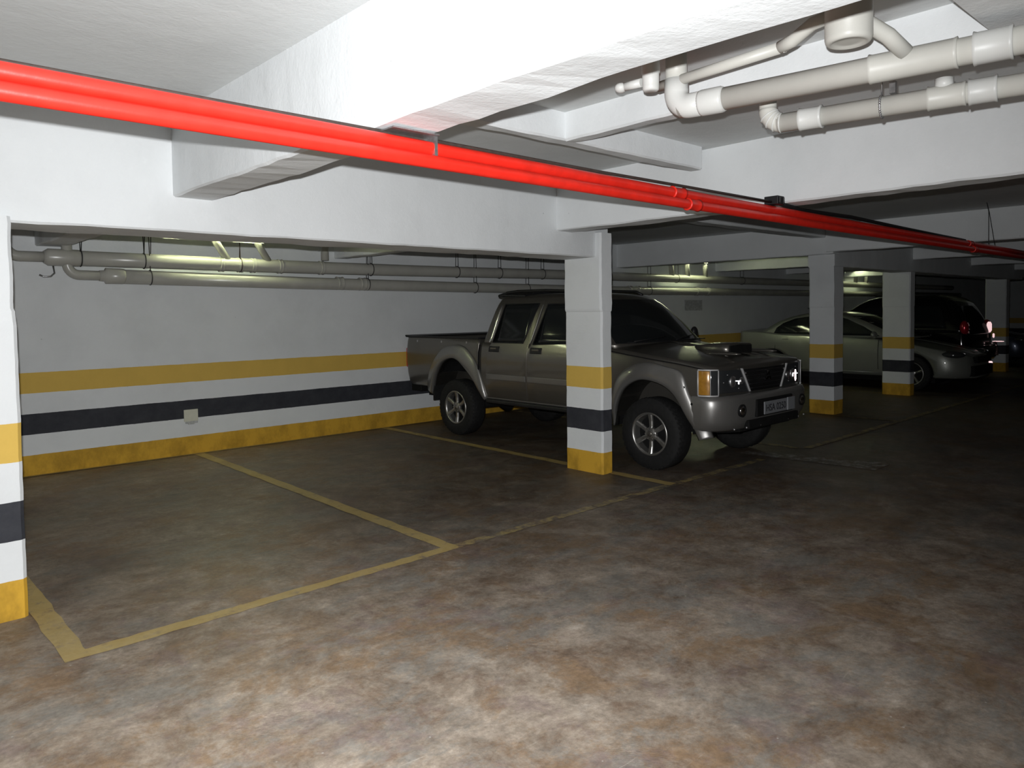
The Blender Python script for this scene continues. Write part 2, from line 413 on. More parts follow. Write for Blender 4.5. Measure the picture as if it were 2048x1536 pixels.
# red fire pipes, two of them, running along X just below the beams
def redpipe(pts, label, collar_x):
    t = empty('fire_pipe', (pts[0][0], pts[0][1], pts[0][2]))
    MB().tube(pts, .0275, 20).build('pipe_run', M['red'], t)
    for cx in collar_x:
        y = lerp_tab([(p[0], p[1]) for p in pts], cx); z = lerp_tab([(p[0], p[2]) for p in pts], cx)
        mb = MB(); sock(mb, (cx-.5, y, z), (cx+.5, y, z), .5, .11, .0285, .005)
        mb.build('pipe_coupling', M['red'], t)
    tag(t, label, 'pipe', 'red fire pipes under the beams'); return t
redpipe([(-1.5, 2.40, 2.288), (.37, 2.42, 2.286), (1.9, 2.45, 2.284), (3.9, 2.50, 2.285), (6.2, 2.54, 2.288), (10, 2.56, 2.288), (20, 2.6, 2.29)],
        'upper one of the two red fire pipes crossing the ceiling', [3.62, 9.2])
redpipe([(-1.5, 2.385, 2.230), (.37, 2.405, 2.229), (1.9, 2.43, 2.227), (3.9, 2.48, 2.227), (6.2, 2.52, 2.230), (10, 2.54, 2.230), (20, 2.58, 2.232)],
        'lower one of the two red fire pipes crossing the ceiling', [3.75, 9.3])
cab = MB().tube([(-1.5, 2.47, 2.331), (.5, 2.495, 2.334), (1.1, 2.49, 2.330), (2.0, 2.50, 2.332), (3.0, 2.53, 2.337), (3.87, 2.50, 2.333), (4.75, 2.50, 2.335)], .009, 8).build('cable', M['cable'])
tag(cab, 'thin brown cable lying along the top of the upper red pipe', 'cable')
jb = MB().box(4.72, 4.81, 2.45, 2.55, 2.318, 2.374).box(4.73, 4.745, 2.44, 2.45, 2.325, 2.367).box(4.78, 4.795, 2.44, 2.45, 2.325, 2.367).build('junction_box', M['dark'], bevel=.004)
tag(jb, 'small black junction box sitting on the red pipe', 'junction box')
cab2 = MB().tube([(4.80, 2.52, 2.345), (5.3, 2.56, 2.332), (6.2, 2.58, 2.352), (7.4, 2.61, 2.345), (8.3, 2.62, 2.340), (9.2, 2.6, 2.328)], .016, 8).build('cable', M['dark'])
tag(cab2, 'thicker black cable running on from the junction box along the red pipe', 'cable')
hg = MB().tube([(10.15, 2.64, ZC), (10.15, 2.62, 2.72), (10.08, 2.60, 2.33)], .004, 6).tube([(10.15, 2.64, ZC), (10.17, 2.62, 2.72), (10.25, 2.58, 2.33)], .004, 6).build('wire_hanger', M['wire'])
tag(hg, 'long wire hanger holding up the far end of the red pipes', 'hanger')
cl = MB().box(1.62, 1.84, 2.40, 2.52, 2.330, 2.336).box(1.83, 1.845, 2.42, 2.50, 2.25, 2.336).build('pipe_clamp', M['steel'])
tag(cl, 'thin metal clamp plate between the red pipes and the big white beam', 'clamp')

# white drain pipe A with elbow and riser
A0 = Vector((2.93, 2.02, 2.55)); A1 = Vector((3.45, -1.5, 2.55)); dA = (A1-A0).normalized()
t = empty('drain_pipe', tuple(A0))
MB().tube([A0+dA*.02, A1], .050, 28).build('pipe_run', M['pvc'], t)
el = arc(A0+Vector((0, 0, .07))+dA*.07, .07, PI, PI*1.5, 10, dA, (0, 0, 1))
MB().tube([A0+Vector((0, 0, .28))]+[A0+Vector((0, 0, .12))], .049, 28).build('riser', M['pvc'], t)
MB().tube([A0+Vector((0, 0, .13))]+el+[A0+dA*.16], [.055]*(len(el)+2), 28).tube([A0+dA*.12, A0+dA*.13, A0+dA*.22, A0+dA*.235], [.055, .058, .058, .051], 28).build('elbow', M['pvc_new'], t)
L = (A1-A0).length
mb = MB(); sock(mb, A0, A1, .98/L, .30, .052, .004); mb.build('branch_fitting', M['pvc'], t)
mb = MB(); sock(mb, A0, A1, 1.24/L, .12, .054, .005); mb.build('socket', M['pvc_new'], t, label='bright white socket band')
mb = MB(); sock(mb, A0, A1, 2.2/L, .12, .054, .005); mb.build('socket', M['pvc_new'], t)
tag(t, 'thick white drain pipe with a bend, nearest the ceiling drain cap', 'pipe', 'white drain pipes at top right')

B0 = Vector((3.37, 1.80, 2.50)); B1 = Vector((3.95, -1.5, 2.50)); dB = (B1-B0).normalized()
t = empty('drain_pipe', tuple(B0))
MB().tube([B0+dB*.05, B1], .044, 28).build('pipe_run', M['pvc'], t)
el = arc(B0+Vector((0, 0, .075))+dB*.075, .075, PI, PI*1.5, 10, dB, (0, 0, 1))
MB().tube([B0+Vector((0, 0, .15)), B0+Vector((0, 0, .075))], .040, 28).build('riser', M['pvc'], t)
MB().tube(el, .043, 28).build('elbow', M['pvc'], t, label='ribbed bend')
eb = MB()
for k in (3, 5, 7, 9):
    d = (el[k+1]-el[k]).normalized(); eb.tube([el[k]-d*.004, el[k], el[k]+d*.004], [.043, .049, .043], 28)
eb.build('bend_rib', M['pvc_new'], t)
L = (B1-B0).length
mb = MB(); sock(mb, B0, B1, .20/L, .10, .046, .005); mb.build('socket', M['pvc_new'], t)
mb = MB(); sock(mb, B0, B1, .75/L, .14, .046, .004); mb.build('branch_fitting', M['pvc'], t)
mb = MB(); sock(mb, B0, B1, .88/L, .10, .048, .005); mb.build('socket', M['pvc_new'], t)
c = B0+dB*.74; MB().tube([c+Vector((0, 0, .03)), c+Vector((0, 0, .075)), c+Vector((0, 0, .08))], [.035, .036, .020], 18).build('plug', M['pvc_new'], t)
tag(t, 'slimmer white drain pipe with a ribbed bend, hanging below the thick one', 'pipe', 'white drain pipes at top right')
# perforated steel strap around pipe B
c = B0+dB*.50; mb = MB(); up = Vector((0, 0, 1)); sd = dB.cross(up).normalized()
rg = [c+(sd*math.cos(a)+up*math.sin(a))*.047 for a in [PI*2*k/28 for k in range(29)]]
mb.tube(rg, .004, 6, caps=False)
for k in range(0, 28, 1): mb.ball(rg[k], .006, .006, .006, 6, 4)
mb.tube([c+up*.047, c+up*.33], .004, 6)
st = mb.build('chain_hanger', M['steel']); tag(st, 'beaded steel chain looped around the slimmer white drain pipe', 'hanger')
cb = MB().box(c.x-.012, c.x+.012, c.y-.06, c.y-.035, 2.478+.07, 2.60).build('strap_bracket', M['steel']); tag(cb, 'tiny steel bracket beside the chain on the white drain pipes', 'bracket')

# ceiling drain cap with its pipes
t = empty('ceiling_drain', (2.83, 1.19, 2.6)); c = (2.83, 1.19, 0)
MB().lathe([(2.607, .0), (2.603, .03), (2.606, .055), (2.598, .062), (2.60, .074), (2.607, .080), (2.62, .083), (2.76, .083), (2.765, .090), (ZC, .090)], c, 'z', 40).build('cap', M['pvc'], t)
MB().tube([(2.84, 1.19, 2.69), (2.91, 1.145, 2.675), (2.965, 1.10, 2.635), (3.03, 1.06, 2.575)], .030, 20).build('outlet_pipe', M['pvc'], t)
MB().tube([(2.83, 1.25, 2.72), (2.84, 1.33, 2.715), (2.86, 1.42, 2.68), (2.87, 1.48, 2.67)], .026, 18).build('inlet_bend', M['pvc'], t)
tag(t, 'round white plastic drain cap with side branches under the ceiling', 'drain cap')
mb = MB().tube([(2.87, 1.46, 2.67), (2.93, 2.12, 2.67)], .024, 18)
tp = mb.build('branch_pipe', M['pvc']); tag(tp, 'thin white branch pipe between the drain cap and the pipe bend', 'pipe')
t = empty('drain_stub', (2.81, 2.12, 2.62))
MB().lathe([(2.622, .0), (2.618, .028), (2.624, .036), (2.64, .038), (2.70, .038), (2.70, .042), (ZC, .042)], (2.815, 2.08, 0), 'z', 28).build('stub_body', M['pvc_new'], t)
MB().tube([(2.80, 2.12, 2.665), (2.79, 2.22, 2.665)], .02, 14).ball((2.785, 2.23, 2.663), .03, .03, .024).build('side_knob', M['pvc_new'], t)
tag(t, 'small white drain stub with a side knob beside the pipe bend', 'drain stub')
bolt = MB().lathe([(2.80, 0), (2.80, .02), (2.815, .04), (ZC, .045)], (9.9, 2.15, 0), 'z', 16).build('ceiling_hook', M['dark'])
tag(bolt, 'small dark fitting on the dim ceiling near the wire hanger', 'hook')

# ---------------- grey pipes along the back wall
def zU(x): return 2.225 + (.004 if x < 3.3 else 0) - .02*math.sin(min(max(x-1, 0), 8)/8*PI)
t = empty('wall_pipe', (1.3, 8.62, 2.22)); YP = 8.64
MB().tube([(1.66+i*1.1, YP, zU(1.66+i*1.1)) for i in range(26)], .079, 26).build('pipe_run', M['pvc_old'], t)
MB().tube([(1.62, YP, zU(1.6)), (1.66, YP, zU(1.6)), (1.93, YP, zU(1.9)), (1.95, YP, zU(1.9))], [.06, .086, .086, .08], 26).build('socket', M['pvc_old'], t)
MB().tube([(1.30, YP, 2.75), (1.30, YP, 2.42)]+arc((1.42, YP, 2.345), .12, PI, PI*1.5, 8, (1, 0, 0), (0, 0, 1))+[(1.64, YP, 2.225)], .052, 20).build('riser', M['pvc_old'], t)
for x0, xt in ((3.50, 3.28), (4.00, 3.78)):
    MB().tube([(x0, YP, zU(x0)+.02), (xt, YP-.10, 2.50), (xt-.02, YP-.12, 2.62), (xt-.02, YP-.12, ZC)], .042, 18).build('branch', M['pvc_old'], t)
for x in (3.40, 3.62, 3.78, 4.12, 4.68):
    mb = MB(); sock(mb, (x-.5, YP, zU(x)), (x+.5, YP, zU(x)), .5, .05, .079, .006); mb.build('socket', M['pvc_old'], t)
MB().tube([(4.74, YP, 2.30), (4.74, YP, ZC)], .05, 16).build('branch', M['pvc_old'], t)
for x in (12.2, 12.75, 13.4, 20.9, 21.6):
    MB().tube([(x+.15, YP, 2.24), (x, YP-.08, 2.50), (x, YP-.08, ZC)], .05, 14).build('branch', M['pvc_old'], t)
tag(t, 'upper thick grey drain pipe running along the back wall', 'pipe', 'grey drain pipes along the back wall')
t = empty('wall_pipe', (1.8, 8.62, 2.03)); zl = lambda x: 2.045-.012*(x-2.1) if x < 8 else 1.974
MB().tube([(2.20, YP, zl(2.2)), (4.5, YP, 2.005), (7, YP, 1.985), (10, YP, 1.97), (20, YP, 1.97), (30, YP, 1.98)], .076, 26).build('pipe_run', M['pvc_old'], t)
MB().tube([(1.83, YP+.02, 2.5), (1.83, YP, 2.22)]+arc((1.94, YP, 2.16), .11, PI, PI*1.5, 8, (1, 0, 0), (0, 0, 1))+[(2.24, YP, 2.047)], .050, 20).build('elbow', M['pvc_old'], t)
MB().tube([(2.12, YP, 2.047), (2.17, YP, 2.047), (2.18, YP, 2.047), (2.34, YP, 2.045), (2.36, YP, 2.045)], [.055, .06, .084, .082, .078], 26).build('socket', M['pvc_old'], t)
for x in (4.94, 5.28, 11.0, 11.25, 13.2, 13.6):
    mb = MB(); sock(mb, (x-.5, YP, zl(x)), (x+.5, YP, zl(x)), .5, .08, .076, .007); mb.build('socket', M['pvc_old'], t)
tag(t, 'lower thick grey drain pipe running along the back wall', 'pipe', 'grey drain pipes along the back wall')

def strap(x, zc, r, which):
    mb = MB(); mb.tube([(x, YP+math.cos(a)*(r+.003), zc+math.sin(a)*(r+.003)) for a in [PI*2*k/20 for k in range(21)]], .006, 6, caps=False)
    mb.tube([(x-.01, YP-.05, zc+r*.8), (x-.03, YP-.06, ZC)], .005, 6)
    mb.tube([(x+.02, YP+.05, zc+r*.8), (x+.05, YP+.06, ZC)], .005, 6)
    return mb.build('pipe_hanger', M['wire'] if which != 'red' else M['cable'])
UP = [(1.95, '', 'wire hanger near the left end of the upper wall pipe, above the lower pipe bend'), (2.56, '', 'wire hanger on the upper wall pipe just left of the glowing patch'),
      (3.62, 'red', 'reddish wire hanger between the two slanted branches of the glowing upper wall pipe'), (5.42, '', 'wire hanger on the upper wall pipe right of the vertical branch'),
      (6.9, '', 'wire hanger on the upper wall pipe above the empty pickup bed side'), (7.75, '', 'wire hanger on the upper wall pipe above the rear of the pickup bed'),
      (8.7, '', 'wire hanger on the upper wall pipe above the pickup roof, left of the banded column'), (9.6, '', 'wire hanger on the upper wall pipe touching the left edge of the banded column'),
      (10.4, '', 'wire hanger on the upper wall pipe just right of the column before the pickup'), (12.5, '', 'wire hanger on the upper wall pipe at the second glowing patch beyond the pickup'),
      (15.0, '', 'wire hanger on the dim upper wall pipe above the pale sedan')]
for x, w, lb in UP:
    o = strap(x, zU(x), .08, w); tag(o, lb, 'hanger', 'wire hangers on the wall pipes')
for x, lb in ((2.62, 'wire hanger on the lower wall pipe left of the glowing patch'), (5.36, 'wire hanger on the lower wall pipe beside its double joint'), (7.25, 'wire hanger on the lower wall pipe left of the pickup cab'),
              (8.35, 'wire hanger on the lower wall pipe just above the rear edge of the pickup roof'), (9.3, 'wire hanger on the lower wall pipe above the middle of the pickup roof'), (11.6, 'wire hanger on the lower wall pipe above the pickup windshield')):
    o = strap(x, zl(x), .077, ''); tag(o, lb, 'hanger', 'wire hangers on the wall pipes')
hk = MB().tube([(1.74, 8.83, 2.16), (1.735, 8.75, 2.07), (1.70, 8.74, 2.035), (1.64, 8.74, 2.03), (1.60, 8.745, 2.05)], .009, 8).build('wall_hook', M['steel'])
tag(hk, 'curved metal hook below the left end of the upper wall pipe', 'hook')

# wall outlet
t = empty('wall_outlet', (3.085, WY, .46))
MB().box(3.005, 3.165, WY-.012, WY, .385, .525).build('cover_plate', M['box'], t, bevel=.004)
MB().box(3.02, 3.16, WY-.014, WY, .362, .388).box(3.05, 3.12, WY-.02, WY, .352, .365).build('lower_lip', M['patch'], t, bevel=.003)
tag(t, 'small cream outlet plate on the black band of the back wall', 'outlet')
sg = MB().box(13.1, 13.75, WY-.008, WY, 1.58, 1.80).build('wall_sign', M['patch'])
tag(sg, 'dim grey rectangle on the back wall above the pickup hood', 'sign')

# fluorescent battens (above sight line, behind the beams)
def batten(x0, x1, y, z, label):
    t = empty('ceiling_light', ((x0+x1)/2, y, z))
    MB().box(x0-.03, x1+.03, y-.06, y+.07, z+.03, z+.08).box(x0-.03, x1+.03, y+.055, y+.07, z-.05, z+.03).build('housing', M['white_metal'], t, bevel=.005)  # rear plate of the housing added to keep tube light off the wall
    MB().tube([(x0, y, z), (x1, y, z)], .013, 12).build('tube', M['tube'], t)
    for q in (x0-.03, x1): MB().box(q, q+.03, y-.02, y+.02, z-.02, z+.04).build('lamp_holder', M['white_metal'], t)
    for q in (x0+.2, x1-.2): MB().tube([(q, y, z+.08), (q, y, ZC)], .005, 6).build('suspension', M['wire'], t)
    tag(t, label, 'light'); return t
batten(2.75, 3.85, 8.47, 2.512, 'fluorescent batten hidden above the beam, lighting the wall pipes of the near bay')
batten(12.2, 13.4, 8.44, 2.60, 'fluorescent batten hidden above the beam, beyond the pickup')
batten(20.4, 21.6, 8.44, 2.68, 'fluorescent batten hidden above the beam, beyond the sedan')

# ================================================================== VEHICLES
def wheel(root, cx, cy, cz, R_, r_, w, sgn, spokes=6, style='truck'):
    """outer face at x = cx (sgn=-1: faces -X)"""
    o = empty('wheel', tuple(Vector((cx, cy, cz))-root.location)); o.parent = root
    g = -sgn    # inward
    c = (cx, cy, cz)
    prof = [(.012, r_), (.002, r_+.02), (.0, r_+.05), (.004, R_-.06), (.016, R_-.022), (.03, R_-.006), (.045, R_), (w-.045, R_), (w-.015, R_-.02), (w, r_+.05), (w-.01, r_)]
    mb = MB().lathe(prof, c, 'x', 56, g)
    if style == 'truck':
        for k in range(44):
            a = 2*PI*k/44; ca, sa = math.cos(a), math.sin(a)
            for (t0, t1, rr) in ((.022, .07, R_-.004), ):
                q = []
                for tt in (t0, t1):
                    for da in (-.035, .035):
                        for dr in (-.012, .009):
                            aa = a+da+tt*1.0; q.append((cx+g*tt, cy+(rr+dr-(.012 if tt == t0 else 0))*math.cos(aa), cz+(rr+dr-(.012 if tt == t0 else 0))*math.sin(aa)))
                mb.add(q, [(0, 1, 3, 2), (4, 6, 7, 5), (0, 4, 5, 1), (2, 3, 7, 6), (0, 2, 6, 4), (1, 5, 7, 3)])
    mb.build('tyre', M['rubber'], o)
    MB().lathe([(.010, r_+.004), (.004, r_), (.004, r_-.012), (.03, r_-.022), (.09, r_-.03), (.14, r_-.03)], c, 'x', 48, g).build('rim', M['alloy'], o)
    MB().lathe([(.10, r_-.02), (.095, .01), (.095, 0)], c, 'x', 40, g).build('brake_disc', M['under'], o)
    mb = MB()
    for k in range(spokes):
        a = 2*PI*k/spokes+PI/2; u = Vector((0, math.cos(a), math.sin(a))); v = Vector((0, -math.sin(a), math.cos(a))); X = Vector((g, 0, 0)); C = Vector(c)
        w0, w1, w2 = (.030, .024, .028) if style == 'truck' else (.03, .02, .028)
        rg = []
        for rr, ww, d0 in ((.045, w0*.8, .022), (.075, w0*.75, .03), (r_*.6, w1, .028), (r_-.012, w2, .012)):
            rg.append([C+u*rr+v*(-ww)+X*(d0+.010), C+u*rr+v*(-ww*.55)+X*d0, C+u*rr+v*(ww*.55)+X*d0, C+u*rr+v*ww+X*(d0+.010), C+u*rr+v*ww+X*(d0+.03), C+u*rr-v*ww+X*(d0+.03)])
        mb.loft(rg, smooth=False)
    mb.lathe([(.016, 0), (.016, .035), (.022, .05), (.03, .068), (.06, .07)], c, 'x', 24, g)
    mb.build('spokes', M['alloy'], o, bevel=.003)
    mb = MB().lathe([(.006, 0), (.008, .022), (.016, .030), (.03, .031)], c, 'x', 20, g)
    for k in range(spokes):
        a = 2*PI*(k+.5)/spokes+PI/2; mb.lathe([(.014, 0), (.016, .008), (.03, .009)], (cx, cy+.055*math.cos(a), cz+.055*math.sin(a)), 'x', 8, g)
    mb.build('hub_cap', M['champ'] if style == 'truck' else M['alloy'], o)
    return o

def ring(cx, hw, y0, y1, rf, rr, z, bow=0., n=6, m=14):
    """plan outline: rounded rectangle; z may be a function of y"""
    zz = z if callable(z) else (lambda y: z)
    P = []
    def cor(px, py, r, a0, a1):
        for i in range(n+1):
            a = a0+(a1-a0)*i/n; P.append((px+r[0]*math.cos(a), py+r[1]*math.sin(a)))
    # start left-front going to right-front, right-rear, left-rear
    fx, fy = min(rf[0], hw*.98), rf[1]; rx, ry = min(rr[0], hw*.98), rr[1]
    cor(-hw+fx, y0+fy, (fx, fy), PI, 1.5*PI)
    for i in range(1, 4): P.append((-hw+fx+(2*hw-2*fx)*i/4, y0))
    cor(hw-fx, y0+fy, (fx, fy), 1.5*PI, 2*PI)
    for i in range(1, m): P.append((hw, y0+fy+(y1-ry-y0-fy)*i/m))
    cor(hw-rx, y1-ry, (rx, ry), 0, .5*PI)
    for i in range(1, 4): P.append((hw-rx-(2*hw-2*rx)*i/4, y1))
    cor(-hw+rx, y1-ry, (rx, ry), .5*PI, PI)
    for i in range(1, m): P.append((-hw, y1-ry-(y1-ry-y0-fy)*i/m))
    return [(cx+x, y-(bow*(1-(x/hw)**2) if y < (y0+y1)/2 and hw > .01 else 0), zz(y)) for x, y in P]

def cut(o, cutters):
    """boolean-subtract closed MBs (world space) from o and bake it"""
    cs = []
    for mb in cutters:
        c = mb.build('cutter', M['under']); cs.append(c)
        md = o.modifiers.new('cut', 'BOOLEAN'); md.operation = 'DIFFERENCE'; md.object = c; md.solver = 'EXACT'
    bpy.context.view_layer.update()
    dg = bpy.context.evaluated_depsgraph_get()
    me = bpy.data.meshes.new_from_object(o.evaluated_get(dg), preserve_all_data_layers=True, depsgraph=dg)
    o.modifiers.clear(); o.data = me
    for c in cs: bpy.data.objects.remove(c)
    return o

def panel(name, poly, xs, cx, sgn, off, th, m, parent, bevel=.0, label=None, bis=None):
    """plate following the body side; poly in (y,z); xs(y,z) -> half width"""
    bm = bmesh.new(); vs = [bm.verts.new((0, y, z)) for y, z in poly]; bm.faces.new(vs)
    zmin = min(p[1] for p in poly); zmax = max(p[1] for p in poly); ymin = min(p[0] for p in poly); ymax = max(p[0] for p in poly)
    for z in ([zmin+(zmax-zmin)*i/8 for i in range(1, 8)] if bis is None else bis):
        bmesh.ops.bisect_plane(bm, geom=bm.verts[:]+bm.edges[:]+bm.faces[:], plane_co=(0, 0, z), plane_no=(0, 0, 1))
    k = max(1, int((ymax-ymin)/.12))
    for i in range(1, k):
        bmesh.ops.bisect_plane(bm, geom=bm.verts[:]+bm.edges[:]+bm.faces[:], plane_co=(0, ymin+(ymax-ymin)*i/k, 0), plane_no=(0, 1, 0))
    bm.verts.index_update(); bm.verts.ensure_lookup_table()
    V = [(v.co.y, v.co.z) for v in bm.verts]; F = [tuple(v.index for v in f.verts) for f in bm.faces]
    B = [(e.verts[0].index, e.verts[1].index) for e in bm.edges if len(e.link_faces) == 1]; bm.free()
    n = len(V)
    vo = [(cx+sgn*(xs(y, z)+off), y, z) for y, z in V]; vi = [(cx+sgn*(xs(y, z)+off-th), y, z) for y, z in V]
    mb = MB(); mb.add(vo+vi, F, True); mb.f += [tuple(i+n for i in f)[::-1] for f in F]; mb.sm += [False]*len(F)
    mb.f += [(a, b, b+n, a+n) for a, b in B]; mb.sm += [False]*len(B)
    return mb.build(name, m, parent, bevel, label)

def flare(name, inner, outer, xs, cx, sgn, d_in, d_out, m, parent, th=.05):
    """wheel-arch flare between two (y,z) polylines of equal length"""
    n = len(inner); rings = []
    for i in range(n):
        a = Vector(inner[i]); b = Vector(outer[i]); q = []
        for t, d in ((0, -.03), (0, d_in*.7), (.06, d_in), (.35, d_in*.96), (.8, d_in*.6), (.97, d_out+.006), (1, d_out), (1, -.03)):
            p = a.lerp(b, t); q.append((cx+sgn*(xs(p.x, p.y)+d), p.x, p.y))
        rings.append(q)
    return MB().loft(rings, smooth=True).build(name, m, parent)

def liner(poly, cx, x_out, depth, sgn, parent):
    """dark wheel-housing shell; poly open polyline in (y,z)"""
    n = len(poly); xo = cx+sgn*x_out; xi = cx+sgn*(x_out-depth)
    v = [(xo, y, z) for y, z in poly]+[(xi, y, z) for y, z in poly]
    mb = MB().add(v, [(i, i+1, n+i+1, n+i) for i in range(n-1)], True)
    mb.add([(xi, y, z) for y, z in poly], [tuple(range(n))])
    return mb.build('wheel_housing', M['under'], parent)

def glint_facet(mb, c, w, h):
    """small flat mirror plate aimed at the camera flash to give a glint"""
    c = Vector(c); n = (Vector((0, 0, 1.65))-c).normalized(); a = n.cross(Vector((0, 0, 1))).normalized(); b = a.cross(n)  # plate turned to face the flash, a glint put into the shape
    q = [c+a*x*w/2+b*y*h/2 for x, y in ((-1, -.6), (-.5, -1), (.5, -1), (1, -.6), (1, .6), (.5, 1), (-.5, 1), (-1, .6))]
    v = q+[p-n*.008 for p in q]; mb.add(v, [tuple(range(8)), tuple(range(8, 16))[::-1]]+[(i, (i+1) % 8, 8+(i+1) % 8, 8+i) for i in range(8)]); return mb
def text_mesh(name, s, size, m, parent, loc, rot):
    cu = bpy.data.curves.new(name, 'FONT'); cu.body = s; cu.size = size; cu.extrude = .0015; cu.align_x = 'CENTER'; cu.align_y = 'CENTER'
    o = bpy.data.objects.new(name, cu); COL.objects.link(o); bpy.context.view_layer.update()
    me = bpy.data.meshes.new_from_object(o.evaluated_get(bpy.context.evaluated_depsgraph_get())); bpy.data.objects.remove(o)
    me.transform(Matrix.Translation(Vector(loc)-parent.location) @ rot); me.materials.clear(); me.materials.append(m)
    q = bpy.data.objects.new(name, me); COL.objects.link(q); q.parent = parent; return q

# ---------------------------------------------------------------- pickup
CX = 6.95
root = empty('pickup_truck', (CX, 6.2, 0))
tag(root, 'champagne grey double cab pickup truck parked behind the banded column', 'pickup truck')
XS = [(.46, .835), (.55, .875), (.64, .893), (.80, .905), (.95, .912), (1.08, .905), (1.16, .893), (1.22, .872), (1.26, .852), (1.45, .80), (1.62, .755), (1.70, .728), (1.76, .695), (1.80, .64)]
xs = lambda y, z: lerp_tab(XS, z)
def hood(y): return lerp_tab([(3.78, 1.055), (3.9, 1.085), (4.2, 1.125), (4.6, 1.165), (5.0, 1.215), (5.15, 1.225), (7.2, 1.225)], y)
arF_i = smooth_poly([(4.975, .40), (4.93, .60), (4.83, .785), (4.68, .885), (4.53, .912), (4.32, .868), (4.18, .765), (4.07, .588), (3.99, .433), (3.955, .36)], 4)
arF_o = smooth_poly([(5.03, .40), (5.005, .66), (4.92, .90), (4.74, 1.04), (4.53, 1.085), (4.31, 1.055), (4.12, 1.00), (4.035, .80), (3.90, .52), (3.845, .39)], 4)
arR_i = smooth_poly([(8.14, .50), (8.10, .62), (8.02, .79), (7.88, .945), (7.69, 1.01), (7.54, .985), (7.40, .89), (7.25, .76), (7.13, .60), (7.07, .50)], 4)
arR_o = smooth_poly([(8.27, .56), (8.24, .72), (8.13, .92), (7.92, 1.12), (7.66, 1.185), (7.48, 1.175), (7.32, 1.09), (7.18, .94), (7.085, .72), (7.03, .53)], 4)
def prof_rings(y0, y1, rf, rr, ztop, z0=.50, lv=None):
    R_ = []
    lv = lv or [.0, .06, .14, .3, .5, .7, .82, .92, 1.0]
    for f in lv:
        zf = lambda y, f=f: z0+(ztop(y)-z0)*f
        zz = z0+(1.225-z0)*f
        R_.append(ring(CX, lerp_tab(XS, zz), y0+(.03*(1-f)*2 if f < .2 else 0), y1, rf, rr, zf, .05))
    return R_
def crown(R_, cx, y0, y1, rf, rr, ztop, hw, k, bow=.05):
    for s_ in (.975, .9, .7, .45, .2, .01):
        zf = lambda y, s_=s_: ztop(y)+k*(1-s_*s_)
        R_.append(ring(cx, hw*s_, y0, y1, rf, rr, zf, bow*s_))
# front clip + cab lower body
R_ = prof_rings(3.80, 7.14, (.10, .12), (.05, .04), hood); crown(R_, CX, 3.80, 7.14, (.10, .12), (.05, .04), hood, .872, .055)
body = MB().loft(R_).build('cab_body', M['champ'], root)
def cutprism(poly, sgn): 
    P = poly[:]; 
    return MB().prism([(P[0][0], .2)]+P+[(P[-1][0], .2)], 0, CX+sgn*.55, CX+sgn*1.2)
cut(body, [cutprism(arF_i, -1), cutprism(arF_i, 1)])
# bed
zb = lambda y: 1.262-.004*(y-7.2)
R_ = []
for f, hw in ((0, .85), (.08, .885), (.25, .900), (.5, .905), (.75, .900), (.92, .885), (1.0, .872)):
    R_.append(ring(CX, hw, 7.175, 8.80-(.05*(1-f)**3), (.03, .03), (.09, .10), (lambda y, f=f: .60+(zb(y)-.60)*f)))
for hw, g, z in ((.862, .012, 1.268), (.835, .04, 1.268), (.828, .045, 1.25)):
    R_.append(ring(CX, hw, 7.175+g, 8.80-g, (.03, .03), (.06, .07), z))
R_.append(ring(CX, .82, 7.23, 8.74, (.03, .03), (.06, .07), .80))
bed = MB().loft(R_).build('bed', M['champ'], root)
cut(bed, [cutprism(arR_i, -1), cutprism(arR_i, 1)])
# bed liner rails: black
mb = MB()
for sg in (-1, 1):
    mb.prism([(CX+sg*.868, 1.266), (CX+sg*.868, 1.286), (CX+sg*.80, 1.286), (CX+sg*.80, 1.266)], 1, 7.2, 8.76)
mb.prism([(8.70, 1.266), (8.83, 1.266), (8.85, 1.288), (8.84, 1.300), (8.70, 1.286)], 0, CX-.85, CX+.85)
mb.prism([(7.19, 1.262), (7.27, 1.262), (7.27, 1.286), (7.19, 1.286)], 0, CX-.85, CX+.85)
mb.build('bed_rail', M['dark'], root, bevel=.004)
for y in (7.42, 7.95, 8.5):
    for sg in (-1, 1): MB().box(CX+sg*.862, CX+sg*.885, y-.012, y+.012, 1.20, 1.235).build('tie_hook', M['steel'], root)
for sg in (-1, 1):
    MB().box(CX+sg*.70, CX+sg*.882, 8.74, 8.792, .84, 1.12).build('tail_lamp', M['redlens'], root, bevel=.02)
    flare('fender_flare', arR_i, arR_o, lambda y, z: lerp_tab(XS, min(z, 1.1)), CX, sg, .045, .004, M['champ_l'], root)
    flare('fender_flare', arF_i, arF_o, lambda y, z: lerp_tab(XS, min(z, 1.05)) - max(0, 3.98-y)*.25, CX, sg, .048, .004, M['champ_l'], root)
    liner(arF_i, CX, .88, .34, sg, root); liner(arR_i, CX, .88, .34, sg, root)
# rear bumper
MB().loft([ring(CX, .80, 8.55, 8.83, (.02, .02), (.1, .08), z) for z in (.50, .52, .62, .64)]).build('rear_bumper', M['under'], root, bevel=.01)
# greenhouse
G = [(1.215, .868, 5.00, 7.135), (1.26, .852, 5.04, 7.13), (1.45, .80, 5.23, 7.085), (1.62, .755, 5.42, 7.03), (1.70, .728, 5.52, 7.0), (1.76, .695, 5.63, 6.975), (1.795, .655, 5.74, 6.95), (1.815, .58, 5.86, 6.90), (1.828, .42, 6.0, 6.8), (1.833, .2, 6.15, 6.7)]
g_y0 = [(a[0], a[2]) for a in G]; g_y1 = [(a[0], a[3]) for a in G]
R_ = [ring(CX, hw, y0, y1, (.10, .14), (.07, .06), z, .16) for z, hw, y0, y1 in G]
MB().loft(R_).build('cab_roof', M['champ'], root)
